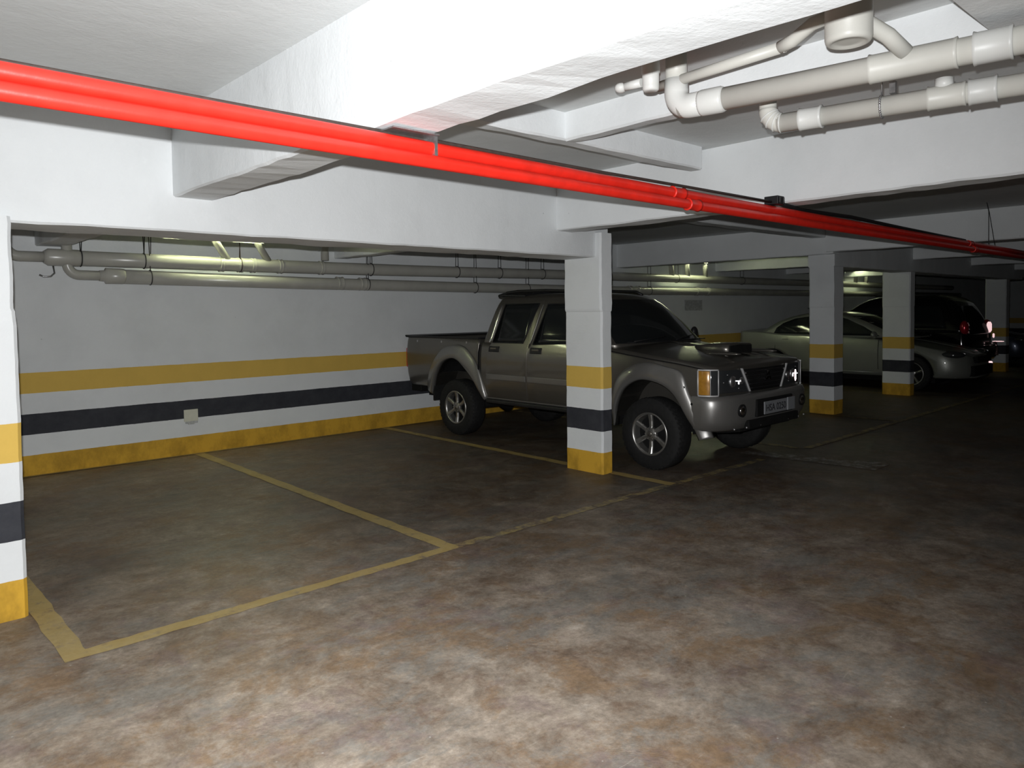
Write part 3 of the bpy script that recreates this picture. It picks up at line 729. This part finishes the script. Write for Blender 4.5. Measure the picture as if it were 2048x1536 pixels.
# windshield following greenhouse front
def front_surf(z, u, off, G_=G, cx=CX, bow=.16, rf=(.10, .14), wf=.93):
    hw = lerp_tab([(a[0], a[1]) for a in G_], z); y0 = lerp_tab([(a[0], a[2]) for a in G_], z)
    x = u*hw*wf; ax = abs(x); fx = min(rf[0], hw*.98)
    yy = y0
    if ax > hw-fx: t_ = (ax-(hw-fx))/fx; yy = y0+rf[1]*(1-math.sqrt(max(0, 1-t_*t_)))
    return (cx+x, yy-bow*(1-(x/hw)**2)-off, z+off*.6)
def shield(name, z0, z1, m, parent, off=.004, **kw):
    nz, nu = 8, 20; v = []
    for i in range(nz+1):
        for k in range(nu+1): v.append(front_surf(z0+(z1-z0)*i/nz, -1+2*k/nu, off, **kw))
    f = [(i*(nu+1)+k, i*(nu+1)+k+1, (i+1)*(nu+1)+k+1, (i+1)*(nu+1)+k) for i in range(nz) for k in range(nu)]
    return MB().add(v, f, True).build(name, m, parent)
shield('windshield', 1.255, 1.735, M['glass'], root)
# wipers, cowl
MB().tube([front_surf(1.262, -.75, .02), front_surf(1.30, -.1, .02)], .007, 6).tube([front_surf(1.262, .1, .02), front_surf(1.30, .7, .02)], .007, 6).build('wiper', M['dark'], root)
# roof rear lip and rails
mb = MB()
R_ = [[(CX+u*.66, y, z+.045*(1-(abs(u))**4)) for u in [k/10-1 for k in range(21)]] for y, z in ((6.55, 1.812), (6.8, 1.822), (7.02, 1.832), (7.04, 1.822), (6.95, 1.80), (6.6, 1.79))]
mb.loft([r+[(r[-1][0]-.0, r[-1][1], r[-1][2]-.02), (r[0][0], r[0][1], r[0][2]-.02)] for r in R_], smooth=False)
mb.build('roof_spoiler', M['dark'], root)
for sg in (-1, 1):
    MB().tube([(CX+sg*.63, 5.75, 1.80), (CX+sg*.63, 5.85, 1.845), (CX+sg*.63, 6.2, 1.862), (CX+sg*.63, 6.7, 1.865), (CX+sg*.63, 6.9, 1.85), (CX+sg*.63, 6.98, 1.81)], .017, 10).build('roof_rail', M['dark'], root)
# doors with windows and handles (both sides)
dz = .565
for sg in (-1, 1):
    for nm, dp, wp, hy in (('rear', [(6.30, dz), (7.0, dz), (7.02, .80), (6.99, 1.0), (6.955, 1.2), (6.93, 1.24), (6.85, 1.735), (6.16, 1.735), (6.27, 1.22), (6.285, 1.0)],
                        [(6.915, 1.235), (6.375, 1.235), (6.225, 1.705), (6.815, 1.705)], 6.865),
                       ('front', [(5.12, dz), (6.27, dz), (6.255, 1.0), (6.235, 1.22), (6.13, 1.735), (5.70, 1.735), (5.24, 1.27), (5.14, 1.18), (5.10, .9)],
                        [(6.195, 1.225), (5.28, 1.26), (5.72, 1.695), (6.075, 1.695)], 6.13)):
        d = panel('door', dp, xs, CX, sg, .006, .02, M['champ'], root, .003)
        panel('window', wp, xs, CX, sg, .009, .006, M['glass'], d)
        panel('handle', [(hy-.09, 1.118), (hy+.09, 1.118), (hy+.09, 1.188), (hy-.09, 1.188)], xs, CX, sg, .016, .014, M['dark'], d, .004)
        MB().box(CX+sg*(xs(0, 1.15)+.010), CX+sg*(xs(0, 1.15)+.026), hy-.06, hy+.05, 1.150, 1.172).build('handle_pull', M['champ'], d, bevel=.004)
        y0, y1 = (6.30, 7.0) if nm == 'rear' else (5.10, 6.26)
        panel('side_moulding', [(y0, .775), (y1, .775), (y1, .845), (y0, .845)], xs, CX, sg, .018, .014, M['champ_l'], d, .004)
        # window rubber
        w = [(p[0], p[1]) for p in wp]; mb = MB()
        mb.tube([(CX+sg*(xs(0, z)+.010), y, z) for y, z in w+[w[0]]], .008, 6); mb.build('window_seal', M['dark'], d)
    # bright reflected line on the C pillar, added as a chrome strip
    panel('pillar_strip', [(6.985, 1.235), (6.96, 1.235), (6.875, 1.69), (6.89, 1.69)], xs, CX, sg, .014, .01, M['chrome'], root, .003)
    panel('pillar_strip', [(6.265, 1.23), (6.25, 1.23), (6.145, 1.69), (6.155, 1.69)], xs, CX, sg, .014, .01, M['champ_l'], root, .003)
    # sill + running board
    MB().box(CX+sg*.80, CX+sg*.915, 5.05, 7.02, .475, .525).build('running_board', M['dark'], root, bevel=.015)
    MB().box(CX+sg*.78, CX+sg*.872, 5.0, 7.1, .525, .565).build('sill', M['champ_l'], root, bevel=.012)
    # mud flap
    MB().box(CX+sg*.62, CX+sg*.90, 8.10, 8.13, .42, .74).build('mud_flap', M['rubber'], root)
    # door mirror
    mm = MB().ball((CX+sg*.95, 5.20, 1.33), .055, .04, .07).tube([(CX+sg*.84, 5.22, 1.28), (CX+sg*.93, 5.20, 1.29)], .02, 8)
    mm.build('door_mirror', M['dark'], root)
    # body seams
    mb = MB(); mb.tube([(CX+sg*(xs(0, z)+.0015), 7.157, z) for z in (.58, .7, .9, 1.1, 1.2)], .010, 5); mb.build('body_gap', M['under'], root)
    hs = [(CX+sg*(lerp_tab(XS, hood(y)-.04)+.0), y, hood(y)-.035) for y in (3.88, 4.0, 4.2, 4.5, 4.8, 5.0, 5.1)]
    MB().tube(hs, .0055, 6).build('hood_seam', M['under'], root)
    # wheels
    wheel(root, CX+sg*.925, 4.505, .365, .365, .215, .25, sg)
    wheel(root, CX+sg*.925, 7.63, .365, .365, .215, .25, sg)
# hood scoop
rg = []
for y, hw, zt in ((4.55, .10, 1.20), (4.42, .19, 1.232), (4.3, .225, 1.252), (4.12, .24, 1.258), (4.02, .24, 1.250)):
    zb_ = hood(y)+.03
    rg.append([(CX-hw, y, zb_), (CX-hw*.93, y, zt-.012), (CX-hw*.8, y, zt), (CX, y, zt+.006), (CX+hw*.8, y, zt), (CX+hw*.93, y, zt-.012), (CX+hw, y, zb_)])
MB().loft(rg, smooth=True).build('hood_scoop', M['champ'], root)
MB().loft([[(CX-.215, y, 1.155), (CX-.21, y, 1.234), (CX, y, 1.243), (CX+.21, y, 1.234), (CX+.215, y, 1.155)] for y in (4.010, 4.04)], smooth=False).build('scoop_mouth', M['under'], root)
for sg in (-1, 1):
    MB().ball((CX+sg*.36, 4.02, 1.165), .05, .22, .02).build('hood_bulge', M['champ'], root)
# dark panel on cowl
MB().box(CX-.66, CX+.66, 4.86, 4.99, 1.262, 1.272).build('cowl_panel', M['dark'], root)
# ---- front face
F0 = 3.80
def fy(x): return F0-.05*(1-((x-CX)/.9)**2)+ (max(0, abs(x-CX)-.78)/.12)**2*.10
def fpanel(name, poly, off, th, m, parent, bevel=0, label=None):
    """plate on the nose; poly in (x,z)"""
    bm = bmesh.new(); bm.faces.new([bm.verts.new((x, 0, z)) for x, z in poly])
    a = min(p[0] for p in poly); b = max(p[0] for p in poly); k = max(1, int((b-a)/.05))
    for i in range(1, k): bmesh.ops.bisect_plane(bm, geom=bm.verts[:]+bm.edges[:]+bm.faces[:], plane_co=(a+(b-a)*i/k, 0, 0), plane_no=(1, 0, 0))
    bm.verts.index_update(); V = [(v.co.x, v.co.z) for v in bm.verts]; F = [tuple(v.index for v in f.verts) for f in bm.faces]
    B = [(e.verts[0].index, e.verts[1].index) for e in bm.edges if len(e.link_faces) == 1]; bm.free(); n = len(V)
    mb = MB().add([(x, fy(x)-off, z) for x, z in V]+[(x, fy(x)-off+th, z) for x, z in V], F, True)
    mb.f += [tuple(i+n for i in f)[::-1] for f in F]; mb.sm += [False]*len(F); mb.f += [(p, q, q+n, p+n) for p, q in B]; mb.sm += [False]*len(B)
    return mb.build(name, m, parent, bevel, label)
gr = fpanel('grille', [(CX-.30, .80), (CX+.30, .80), (CX+.44, 1.02), (CX-.44, 1.02)], .012, .05, M['under'], root)
for k in range(5):
    z = .825+k*.042; hw = .30+.14*(z-.80)/.22-.02
    fpanel('grille_bar', [(CX-hw, z), (CX+hw, z), (CX+hw, z+.012), (CX-hw, z+.012)], .022, .012, M['dark'], gr)
# three-blade emblem
em = MB()
for a in (90, 210, 330):
    u = Vector((math.cos(math.radians(a)), math.sin(math.radians(a)))); v = Vector((-u.y, u.x)); c = Vector((CX, .93)); L_ = .062
    q = [c+u*.002, c+u*L_/2+v*L_*.29, c+u*L_, c+u*L_/2-v*L_*.29]
    em.prism([(p.x, p.y) for p in q], 1, F0-.05-.045, F0-.05-.025)
em.build('emblem', M['chrome'], root)
for sg in (-1, 1):
    q = [(CX+sg*.31, .80), (CX+sg*.80, .815), (CX+sg*.80, 1.03), (CX+sg*.46, 1.025)]
    if sg > 0: pass
    hl = fpanel('headlight', q, .016, .05, M['lens'], root, .006)
    for dx, r in ((.60, .055), (.46, .034)):
        MB().ball((CX+sg*dx, fy(CX+sg*dx)-.016, .915), r, .022, r, 20, 12).build('reflector', M['reflector'], hl)
    glint_facet(MB(), (CX+sg*.575, fy(CX+sg*.575)-.045, .922), .075, .010).build('reflector', M['reflector'], hl)  # star-shaped gleam in the lamp, added as two plates facing the flash
    glint_facet(MB(), (CX+sg*.545, fy(CX+sg*.545)-.045, .905), .014, .035).build('reflector', M['reflector'], hl)
    mb = MB()
    for k in range(7): mb.ball((CX+sg*(.38+.06*k), fy(CX+sg*(.38+.06*k))-.016, .985-(k*37 % 5)*.035), .010, .008, .006, 8, 5)
    mb.build('reflector', M['reflector'], hl)
    fpanel('lamp_trim', [(CX+sg*.300, .80), (CX+sg*.322, .80), (CX+sg*.462, 1.035), (CX+sg*.440, 1.035)], .026, .02, M['alloy_l'], root, .003)
    # corner lamp wrapping from the fender round the edge of the nose
    def cpath(t, off):   # t 0..1 from the side to the front
        if t < .35: return (CX+sg*(.905+off), 3.955-.035*t/.35)
        a_ = (t-.35)/.65*PI/2; n_ = Vector((math.cos(a_), math.sin(a_)*.85))
        return (CX+sg*(.805+.10*math.cos(a_)+off*n_.x), 3.92-.13*math.sin(a_)-off*n_.y)
    def cpiece(t0, t1, z0_, z1_, off, nm, m_, par):
        rg_ = []
        for i in range(13):
            t = t0+(t1-t0)*i/12; x_, y_ = cpath(t, off); xi, yi = cpath(t, -.02)
            rg_.append([(x_, y_, z0_), (x_, y_, z1_), (xi, yi, z1_), (xi, yi, z0_)])
        return MB().loft(rg_, smooth=True).build(nm, m_, par, .002)
    cn = cpiece(.30, .66, .805, 1.03, .020, 'corner_lamp', M['amber'], root)
    cpiece(.68, .93, .805, 1.03, .019, 'clear_section', M['lens'], cn)
    mb = MB()
    for zz_ in (.795, 1.04): mb.tube([(*cpath(t, .018), zz_) for t in [.26+.70*k/12 for k in range(13)]], .008, 6)
    for t_, r_ in ((.26, .008), (.67, .004), (.95, .006)): mb.tube([(*cpath(t_, .020), .80), (*cpath(t_, .020), 1.035)], r_, 6)
    mb.build('chrome_surround', M['alloy_l'], cn)
glint_facet(MB(), (CX+.60, fy(CX+.60)-.05, .90), .016, .12).build('headlight_glint', M['pinkchrome'], root)  # pink gleam in the headlight, added as a plate facing the flash
# bumper
def bring(hw, f, z, back=4.02, r=(.34, .22)): return ring(CX, hw, f, back, r, (.02, .02), z, .03)
R_ = [bring(.86, 3.78, .44), bring(.89, 3.72, .47), bring(.915, 3.685, .55), bring(.925, 3.675, .66), bring(.925, 3.675, .74), bring(.915, 3.69, .782), bring(.90, 3.72, .792)]
bp = MB().loft(R_).build('front_bumper', M['champ_l'], root, label='smooth silver grey bumper')
cut(bp, [MB().prism([(3.978, .1), (4.3, .1), (4.3, .85), (4.19, .85), (4.075, .588), (3.992, .433)], 0, CX+sg*.55, CX+sg*1.2) for sg in (-1, 1)])
def byf(x): 
    ax = abs(x-CX); b = 3.675-.03*(1-(ax/.925)**2)
    if ax > .585: b += .22*(1-math.sqrt(max(0, 1-((ax-.585)/.34)**2)))
    return b
# recess + plate
MB().box(CX-.36, CX+.36, byf(CX)-.014, byf(CX)+.05, .56, .73).build('bumper_recess', M['under'], root, bevel=.01)
MB().box(CX-.5, CX+.5, byf(CX)-.006, byf(CX)+.05, .455, .54).build('air_intake', M['under'], root, bevel=.01)
pl = MB().box(CX-.245, CX+.205, byf(CX)-.028, byf(CX)-.016, .575, .70).build('license_plate', M['plate'], root, bevel=.004)
rot = Matrix.Rotation(PI/2, 4, 'X')
tx = text_mesh('plate_lettering', 'HSA 0250', .098, M['ink'], root, (CX-.02, byf(CX)-.0295, .632), rot); tx.parent = pl; 
tx.data.transform(Matrix.Translation((0, 0, 0)))
MB().box(CX+.215, CX+.365, byf(CX)-.034, byf(CX)-.02, .575, .705).build('bumper_tag', M['plate'], root, bevel=.003)
for sg in (-1, 1):
    x = CX+sg*.60; y = byf(x)
    fg = MB().lathe([(.05, .055), (-.012, .062), (-.012, .050), (.012, .046), (.022, .02), (.024, 0)], (x, y, .645), 'y', 28).build('fog_lamp', M['under'], root)
    MB().ball((x, y-.004, .645), .046, .020, .046, 24, 12).build('fog_lens', M['chrome'], fg)
mb = MB()
for sg in (-1, 1):
    for dx in (.28, .52, .70): mb.ball((CX+sg*dx, byf(CX+sg*dx)-.0+.005*(dx > .6), .475), .012, .012, .012, 8, 6)
mb.build('bumper_bolt', M['steel'], root)
mb = MB()
for sg in (-1, 1): 
    for y, z in ((4.085, .865), (4.0, .71)): mb.lathe([(.0, 0), (.0, .013), (.01, .013)], (CX+sg*(lerp_tab(XS, z)+.028), y, z), 'x', 10)
mb.build('flare_screw', M['under'], root)
# underbody, axles, skid plate
MB().box(CX-.55, CX+.55, 3.9, 8.7, .42, .62).build('chassis', M['under'], root)
MB().tube([(CX-.8, 7.63, .365), (CX-.15, 7.63, .365), (CX, 7.63, .365), (CX+.15, 7.63, .365), (CX+.8, 7.63, .365)], [.05, .06, .15, .06, .05], 14).build('axle', M['under'], root)
MB().tube([(CX-.8, 4.505, .365), (CX+.8, 4.505, .365)], .04, 12).build('axle', M['under'], root)
MB().add([(CX-.5, 3.74, .46), (CX+.5, 3.74, .46), (CX+.45, 4.3, .36), (CX-.45, 4.3, .36), (CX-.5, 3.74, .42), (CX+.5, 3.74, .42), (CX+.45, 4.3, .33), (CX-.45, 4.3, .33)], [(0, 1, 2, 3), (4, 7, 6, 5), (0, 4, 5, 1), (1, 5, 6, 2), (2, 6, 7, 3), (3, 7, 4, 0)]).build('skid_plate', M['under'], root)
# interior: dark seats/steering wheel silhouettes are behind the opaque tint

# ---------------------------------------------------------------- passenger cars (sedan / suv)
def car(name, label, cat, cx, spec, paint, loc_y=0):
    """spec keys: xs table, deck(y), belt rows G, y0,y1, arches, wheels"""
    y0, y1 = spec['y0'], spec['y1']
    root = empty(name, (cx, (y0+y1)/2, 0)); tag(root, label, cat)
    XT = spec['xs']; deck = spec['deck']; z0 = spec['z0']; zt = spec['ztop']
    rf, rr = spec['rf'], spec['rr']; R_ = []
    for f in (0, .05, .15, .3, .45, .6, .75, .88, .96, 1.0):
        zz = z0+(zt-z0)*f; hw = lerp_tab(XT, zz)
        nf = spec['nose'](f); nr = spec['tail'](f)
        R_.append(ring(cx, hw, y0+nf, y1-nr, rf, rr, (lambda y, f=f: z0+(deck(y)-z0)*f), spec['bow'], 8, 22))
    for s_ in (.97, .9, .7, .45, .2, .01):
        R_.append(ring(cx, lerp_tab(XT, zt)*s_, y0+spec['nose'](1), y1-spec['tail'](1), rf, rr, (lambda y, s_=s_: deck(y)+spec['crown']*(1-s_*s_)), spec['bow']*s_, 8, 22))
    b = MB().loft(R_).build('body', paint, root)
    r = spec['wr']; ar = spec['ar']; cz = spec['wr']
    cuts = []; 
    for wy in spec['wheels']:
        poly = [(wy-ar*math.cos(a), cz+ar*math.sin(a)) for a in [PI*k/20 for k in range(21)]]; poly = [(wy-ar, .02)]+poly+[(wy+ar, .02)]
        for sg in (-1, 1):
            cuts.append(MB().prism(poly, 0, cx+sg*.5, cx+sg*1.3))
    cut(b, cuts)
    for wy in spec['wheels']:
        poly = [(wy-ar*math.cos(a), cz+ar*math.sin(a)) for a in [PI*k/20 for k in range(21)]]
        for sg in (-1, 1):
            liner(poly, cx, lerp_tab(XT, .5)-.02, .34, sg, root)
            wheel(root, cx+sg*(lerp_tab(XT, .5)-.015), wy, cz, r, spec['rim'], .2, sg, 5, 'car')
    G_ = spec['G']
    MB().loft([ring(cx, hw, a, c, spec['gf'], spec['gr'], z, spec['gb'], 6, 22) for z, hw, a, c in G_]).build('cabin', paint, root)
    xs_ = lambda y, z: lerp_tab([(g[0], g[1]) for g in G_], z)
    for sg in (-1, 1):
        for w in spec['windows']: panel('side_window', w, xs_, cx, sg, .006, .01, M['glass'], root)
        for w in spec.get('trim', []):
            MB().tube([(cx+sg*(lerp_tab(XT, z) + spec.get('trimoff', .004)), y, z) for y, z in w], .008, 6).build('belt_trim', M['chrome'] if paint is not M['black'] else M['dark'], root)
        for y in spec['handles']:
            MB().ball((cx+sg*(lerp_tab(XT, .95)+.004), y, spec['hz']), .022, .085, .018).build('door_handle', paint, root)
        for y in spec['seams']:
            MB().tube([(cx+sg*(lerp_tab(XT, z)+.001), y, z) for z in [z0+.12+(zt-.04-z0-.12)*k/6 for k in range(7)]], .005, 5).build('door_seam', M['under'], root)
        MB().tube([(cx+sg*(lerp_tab(XT, spec['sk'])+.006), y, spec['sk']) for y in (spec['wheels'][0]+ar+.05, (y0+y1)/2, spec['wheels'][-1]-ar-.05)], .014, 8).build('side_skirt', paint, root)
        MB().ball((cx+sg*(lerp_tab(XT, 1.0)+.09), spec['my'], spec['mz']), .10, .055, .07).tube([(cx+sg*(lerp_tab(XT, 1.0)-.05), spec['my']+.02, spec['mz']-.04), (cx+sg*(lerp_tab(XT, 1.0)+.06), spec['my'], spec['mz']-.03)], .02, 8).build('door_mirror', paint if paint is not M['black'] else M['dark'], root)
    fs = lambda z, u, off=.005: front_surf(z, u, off, G_=G_, cx=cx, bow=spec['gb'], rf=spec['gf'], wf=.92)
    za, zb_ = G_[0][0]+.02, spec['wst']
    nz, nu = 8, 16; v = [fs(za+(zb_-za)*i/nz, -1+2*k/nu) for i in range(nz+1) for k in range(nu+1)]
    MB().add(v, [(i*(nu+1)+k, i*(nu+1)+k+1, (i+1)*(nu+1)+k+1, (i+1)*(nu+1)+k) for i in range(nz) for k in range(nu)], True).build('windshield' if not spec.get('rev') else 'rear_window', M['glass'], root)
    MB().box(cx-.7, cx+.7, y0+.5, y1-.4, .16, z0+.1).build('chassis', M['under'], root)
    return root

# sedan: front toward the driveway (-Y)
def deck_s(y): return lerp_tab([(4.28, .66), (4.45, .74), (4.7, .80), (5.2, .90), (5.75, .975), (6.5, 1.02), (7.7, 1.045), (8.2, 1.09), (8.65, 1.105), (8.8, 1.085)], y)
sp = dict(y0=4.26, y1=8.78, z0=.27, ztop=1.0, xs=[(.2, .80), (.3, .86), (.45, .885), (.6, .893), (.8, .89), (.92, .865), (1.0, .835), (1.1, .79)], deck=deck_s,
          nose=lambda f: .10*(f-.35)**2+.0+ (.03 if f < .06 else 0), tail=lambda f: .05*(1-f), rf=(.42, .40), rr=(.25, .16), bow=.10, crown=.035,
          wr=.335, ar=.40, rim=.22, wheels=[5.13, 7.92],
          G=[(1.0, .80, 5.35, 8.55), (1.06, .785, 5.50, 8.35), (1.18, .75, 5.72, 8.13), (1.30, .705, 5.98, 7.93), (1.40, .655, 6.25, 7.70), (1.465, .60, 6.5, 7.45), (1.50, .50, 6.72, 7.25), (1.515, .3, 6.9, 7.1)],
          gf=(.16, .24), gr=(.12, .2), gb=.22, wst=1.42,
          windows=[[(7.93, 1.06), (6.86, 1.045), (6.86, 1.425), (7.15, 1.43), (7.5, 1.38), (7.75, 1.28), (7.88, 1.18)], [(6.80, 1.045), (5.72, 1.035), (6.05, 1.22), (6.4, 1.37), (6.62, 1.42), (6.80, 1.425)]],
          trim=[[(5.8, .985), (6.8, .995), (7.8, 1.0), (8.3, 1.01)]], trimoff=-.012, handles=[7.63, 6.55], hz=.945, seams=[7.85, 6.83, 5.72], sk=.33, my=5.78, mz=1.06)
CXS = 15.88
sed = car('sedan_car', 'pale silver green sedan parked behind two banded columns', 'car', CXS, sp, M['sedan'])
MB().tube([(CXS-.05, 7.30, 1.51), (CXS-.05, 7.52, 1.60)], .006, 6).build('antenna', M['dark'], sed)
for sg in (-1, 1):
    mb = MB(); c = (CXS+sg*.72, 4.50, .70)
    hl = MB().ball((CXS+sg*.70, 4.52, .705), .17, .26, .075, 18, 10).build('headlight', M['lens'], sed)
    m2 = MB()
    for k in range(5): m2.ball((CXS+sg*(.62+.05*k), 4.30+.055*k, .72-.005*k), .03, .02, .025, 10, 6)
    m2.build('reflector', M['chrome'], hl)
    glint_facet(MB(), (CXS+sg*.70, 4.32, .725), .10, .03).build('reflector', M['reflector'], hl)
    MB().lathe([(.0, 0), (-.004, .04), (.01, .05)], (CXS+sg*.55, 4.28, .45), 'y', 16).build('fog_lamp', M['chrome'], sed)
MB().box(CXS-.42, CXS+.42, 4.14, 4.22, .55, .665).build('grille', M['under'], sed, bevel=.01)
MB().box(CXS-.56, CXS+.56, 4.15, 4.26, .31, .50).build('air_intake', M['under'], sed, bevel=.01)
MB().tube([(CXS-.83, 4.75, .30), (CXS-.74, 4.42, .295), (CXS-.4, 4.19, .29), (CXS+.4, 4.19, .29), (CXS+.74, 4.42, .295), (CXS+.83, 4.75, .30)], .022, 10).build('front_lip', M['sedan'], sed)

# black SUV parked nose to the wall: rear (tail lamps) toward the driveway. The "front" of the generator is its tail.
def deck_v(y): return lerp_tab([(4.88, .98), (5.08, 1.05), (6.8, 1.06), (7.6, 1.02), (8.3, .92), (8.5, .86)], y)
sv = dict(y0=4.88, y1=8.78, z0=.34, ztop=1.0, xs=[(.3, .85), (.42, .90), (.6, .915), (.85, .91), (1.0, .89), (1.1, .86)], deck=deck_v,
          nose=lambda f: .04*(1-f)*0+.02*f, tail=lambda f: .12*f, rf=(.20, .14), rr=(.35, .3), bow=.05, crown=.02,
          wr=.36, ar=.43, rim=.22, wheels=[5.68, 8.0],
          G=[(1.0, .885, 4.93, 8.0), (1.1, .868, 4.96, 7.9), (1.3, .83, 5.02, 7.68), (1.5, .79, 5.12, 7.47), (1.65, .755, 5.21, 7.25), (1.76, .70, 5.33, 7.05), (1.83, .60, 5.50, 6.8), (1.86, .4, 5.75, 6.5), (1.87, .2, 5.95, 6.3)],
          gf=(.18, .14), gr=(.2, .2), gb=.05, wst=1.6,
          windows=[[(5.3, 1.12), (6.2, 1.12), (6.2, 1.62), (5.45, 1.60)], [(6.28, 1.12), (7.3, 1.12), (7.0, 1.62), (6.28, 1.62)]],
          trim=[[(5.2, 1.06), (6.3, 1.07), (7.5, 1.06)]], handles=[5.65, 6.5], hz=.98, seams=[6.24, 7.4], sk=.42, my=7.5, mz=1.18, rev=True)
CXV = 18.45
suv = car('suv_car', 'black tall car parked nose in behind the sedan, red tail lamp facing the driveway', 'car', CXV, sv, M['black'])
for sg in (-1, 1):
    tl = MB().ball((CXV+sg*.80, 4.985, 1.13), .085, .09, .16, 16, 12).build('tail_lamp', M['redlens'], suv)
    m2 = MB()
    for k in range(9): m2.ball((CXV+sg*(.80-.012*(k % 2)), 4.90+.010*(k % 3), 1.03+.026*k), .030 if sg > 0 else .012, .022, .016, 10, 6)
    m2.build('lamp_reflector', M['pinkchrome'], tl)
    if sg > 0:
        glint_facet(MB(), (CXV+.66, 4.90, 1.12), .10, .24).build('lamp_reflector', M['pinkchrome'], tl)
        for zz_ in (.70, .635, .58, .53): glint_facet(MB(), (CXS+.70, 4.24, zz_-.20), .10, .022 if zz_ < .7 else .05).build('corner_glint', M['pinkchrome'], sed)  # glints at the sedan's far corner, added as plates facing the flash
        glint_facet(MB(), (CXV+.68, 4.82, .93), .04, .10).build('lamp_reflector', M['pinkchrome'], tl)
        glint_facet(MB(), (CXV+.72, 4.74, .80), .22, .022).build('bumper_reflector', M['pinkchrome'], suv)
    m3 = MB()
    for k in range(5): m3.ball((CXV+sg*.80, 4.775, .50+.035*k), .05, .025, .013, 12, 6)
    if sg > 0: m3.build('bumper_reflector', M['pinkchrome'], suv)
MB().loft([ring(CXV, hw, yy, 5.3, (.18, .12), (.02, .02), z, .03) for hw, yy, z in ((.88, 4.83, .42), (.90, 4.79, .48), (.90, 4.78, .70), (.88, 4.80, .74))]).build('rear_bumper', M['black'], suv)
MB().tube([(CXV+.40, 4.775, .775), (CXV+.88, 4.80, .785)], .016, 8).tube([(CXV+.72, 4.785, .77), (CXV+.71, 4.77, .66)], .022, 8).build('chrome_strip', M['pinkchrome'], suv)
MB().tube([(CXV+.62, 4.90, .97), (CXV+.62, 4.90, .86)], .02, 8).build('number_plate_lamp', M['chrome'], suv)
for sg in (-1, 1): MB().tube([(CXV+sg*.66, 5.5, 1.85), (CXV+sg*.66, 6.85, 1.85)], .015, 8).build('roof_rail', M['dark'], suv)
MB().tube([(CXV-.93, 6.62, 1.09), (CXV-.935, 6.42, 1.095)], .012, 8).build('mirror_trim', M['chrome'], suv)

# dark blue-grey car at the far right edge
sb = dict(sp)
sh = .55
sb['y0'] = sp['y0']+sh; sb['y1'] = 8.80; sb['deck'] = lambda y: deck_s(y-sh); sb['wheels'] = [5.13+sh, 7.92+.1]
sb['G'] = [(z, hw, a+sh, min(c+.1, 8.6)) for z, hw, a, c in sp['G']]
sb['windows'] = []; sb['my'] = 5.78+sh; sb['trim'] = []; sb['handles'] = []; sb['seams'] = [6.3]
CXB = 23.1
bc = car('blue_car', 'dark blue grey car at the far right behind the last banded columns', 'car', CXB, sb, M['blue'])
for sg in (-1, 1):
    hl = MB().ball((CXB+sg*.68, 4.52+sh, .715), .18, .26, .08, 18, 10).build('headlight', M['lens'], bc)
    m2 = MB()
    for k in range(5): m2.ball((CXB+sg*(.60+.05*k), 4.29+sh+.055*k, .735-.005*k), .03, .02, .025, 10, 6)
    m2.build('reflector', M['chrome'], hl)

# ================================================================== LIGHTS
cam_loc = Vector((0, 0, 1.62)); yaw, pitch, roll = .823772, -.0367564, -.0133553
fwd = Vector((math.cos(yaw)*math.cos(pitch), math.sin(yaw)*math.cos(pitch), math.sin(pitch)))
right = Vector((math.sin(yaw), -math.cos(yaw), 0)); up = right.cross(fwd)
c_, s_ = math.cos(roll), math.sin(roll); r2 = right*c_+up*s_; u2 = up*c_-right*s_
cd = bpy.data.cameras.new('camera'); cam = bpy.data.objects.new('camera', cd); COL.objects.link(cam)
cam.matrix_world = Matrix(((r2.x, u2.x, -fwd.x, cam_loc.x), (r2.y, u2.y, -fwd.y, cam_loc.y), (r2.z, u2.z, -fwd.z, cam_loc.z), (0, 0, 0, 1)))
cd.sensor_width = 36; cd.lens = 1481.1/2048*36; cd.shift_y = -91.49/2048; cd.clip_start = .05; cd.clip_end = 200
S.camera = cam
# the flash of the camera: a small lamp a hand's breadth above the lens
ld = bpy.data.lights.new('flash_lamp', 'SPOT'); ld.energy = 900; ld.spot_size = math.radians(136); ld.spot_blend = 1.0; ld.shadow_soft_size = .012
ld.color = (.985, .992, 1.0)
lo = bpy.data.objects.new('flash_lamp', ld); COL.objects.link(lo)
lo.location = cam_loc+u2*.09-r2*.025+fwd*.01
aim = (fwd*1481+r2*(780-1024)-u2*(840-676)).normalized()
lo.rotation_euler = (-aim).to_track_quat('Z', 'Y').to_euler()

w = bpy.data.worlds.new('world'); S.world = w; w.use_nodes = True
w.node_tree.nodes['Background'].inputs[0].default_value = (.6, .65, .7, 1); w.node_tree.nodes['Background'].inputs[1].default_value = 0.0
S.view_settings.view_transform = 'Standard'; S.view_settings.look = 'None'; S.view_settings.exposure = 0; S.view_settings.gamma = 1
S.view_settings.use_curve_mapping = False
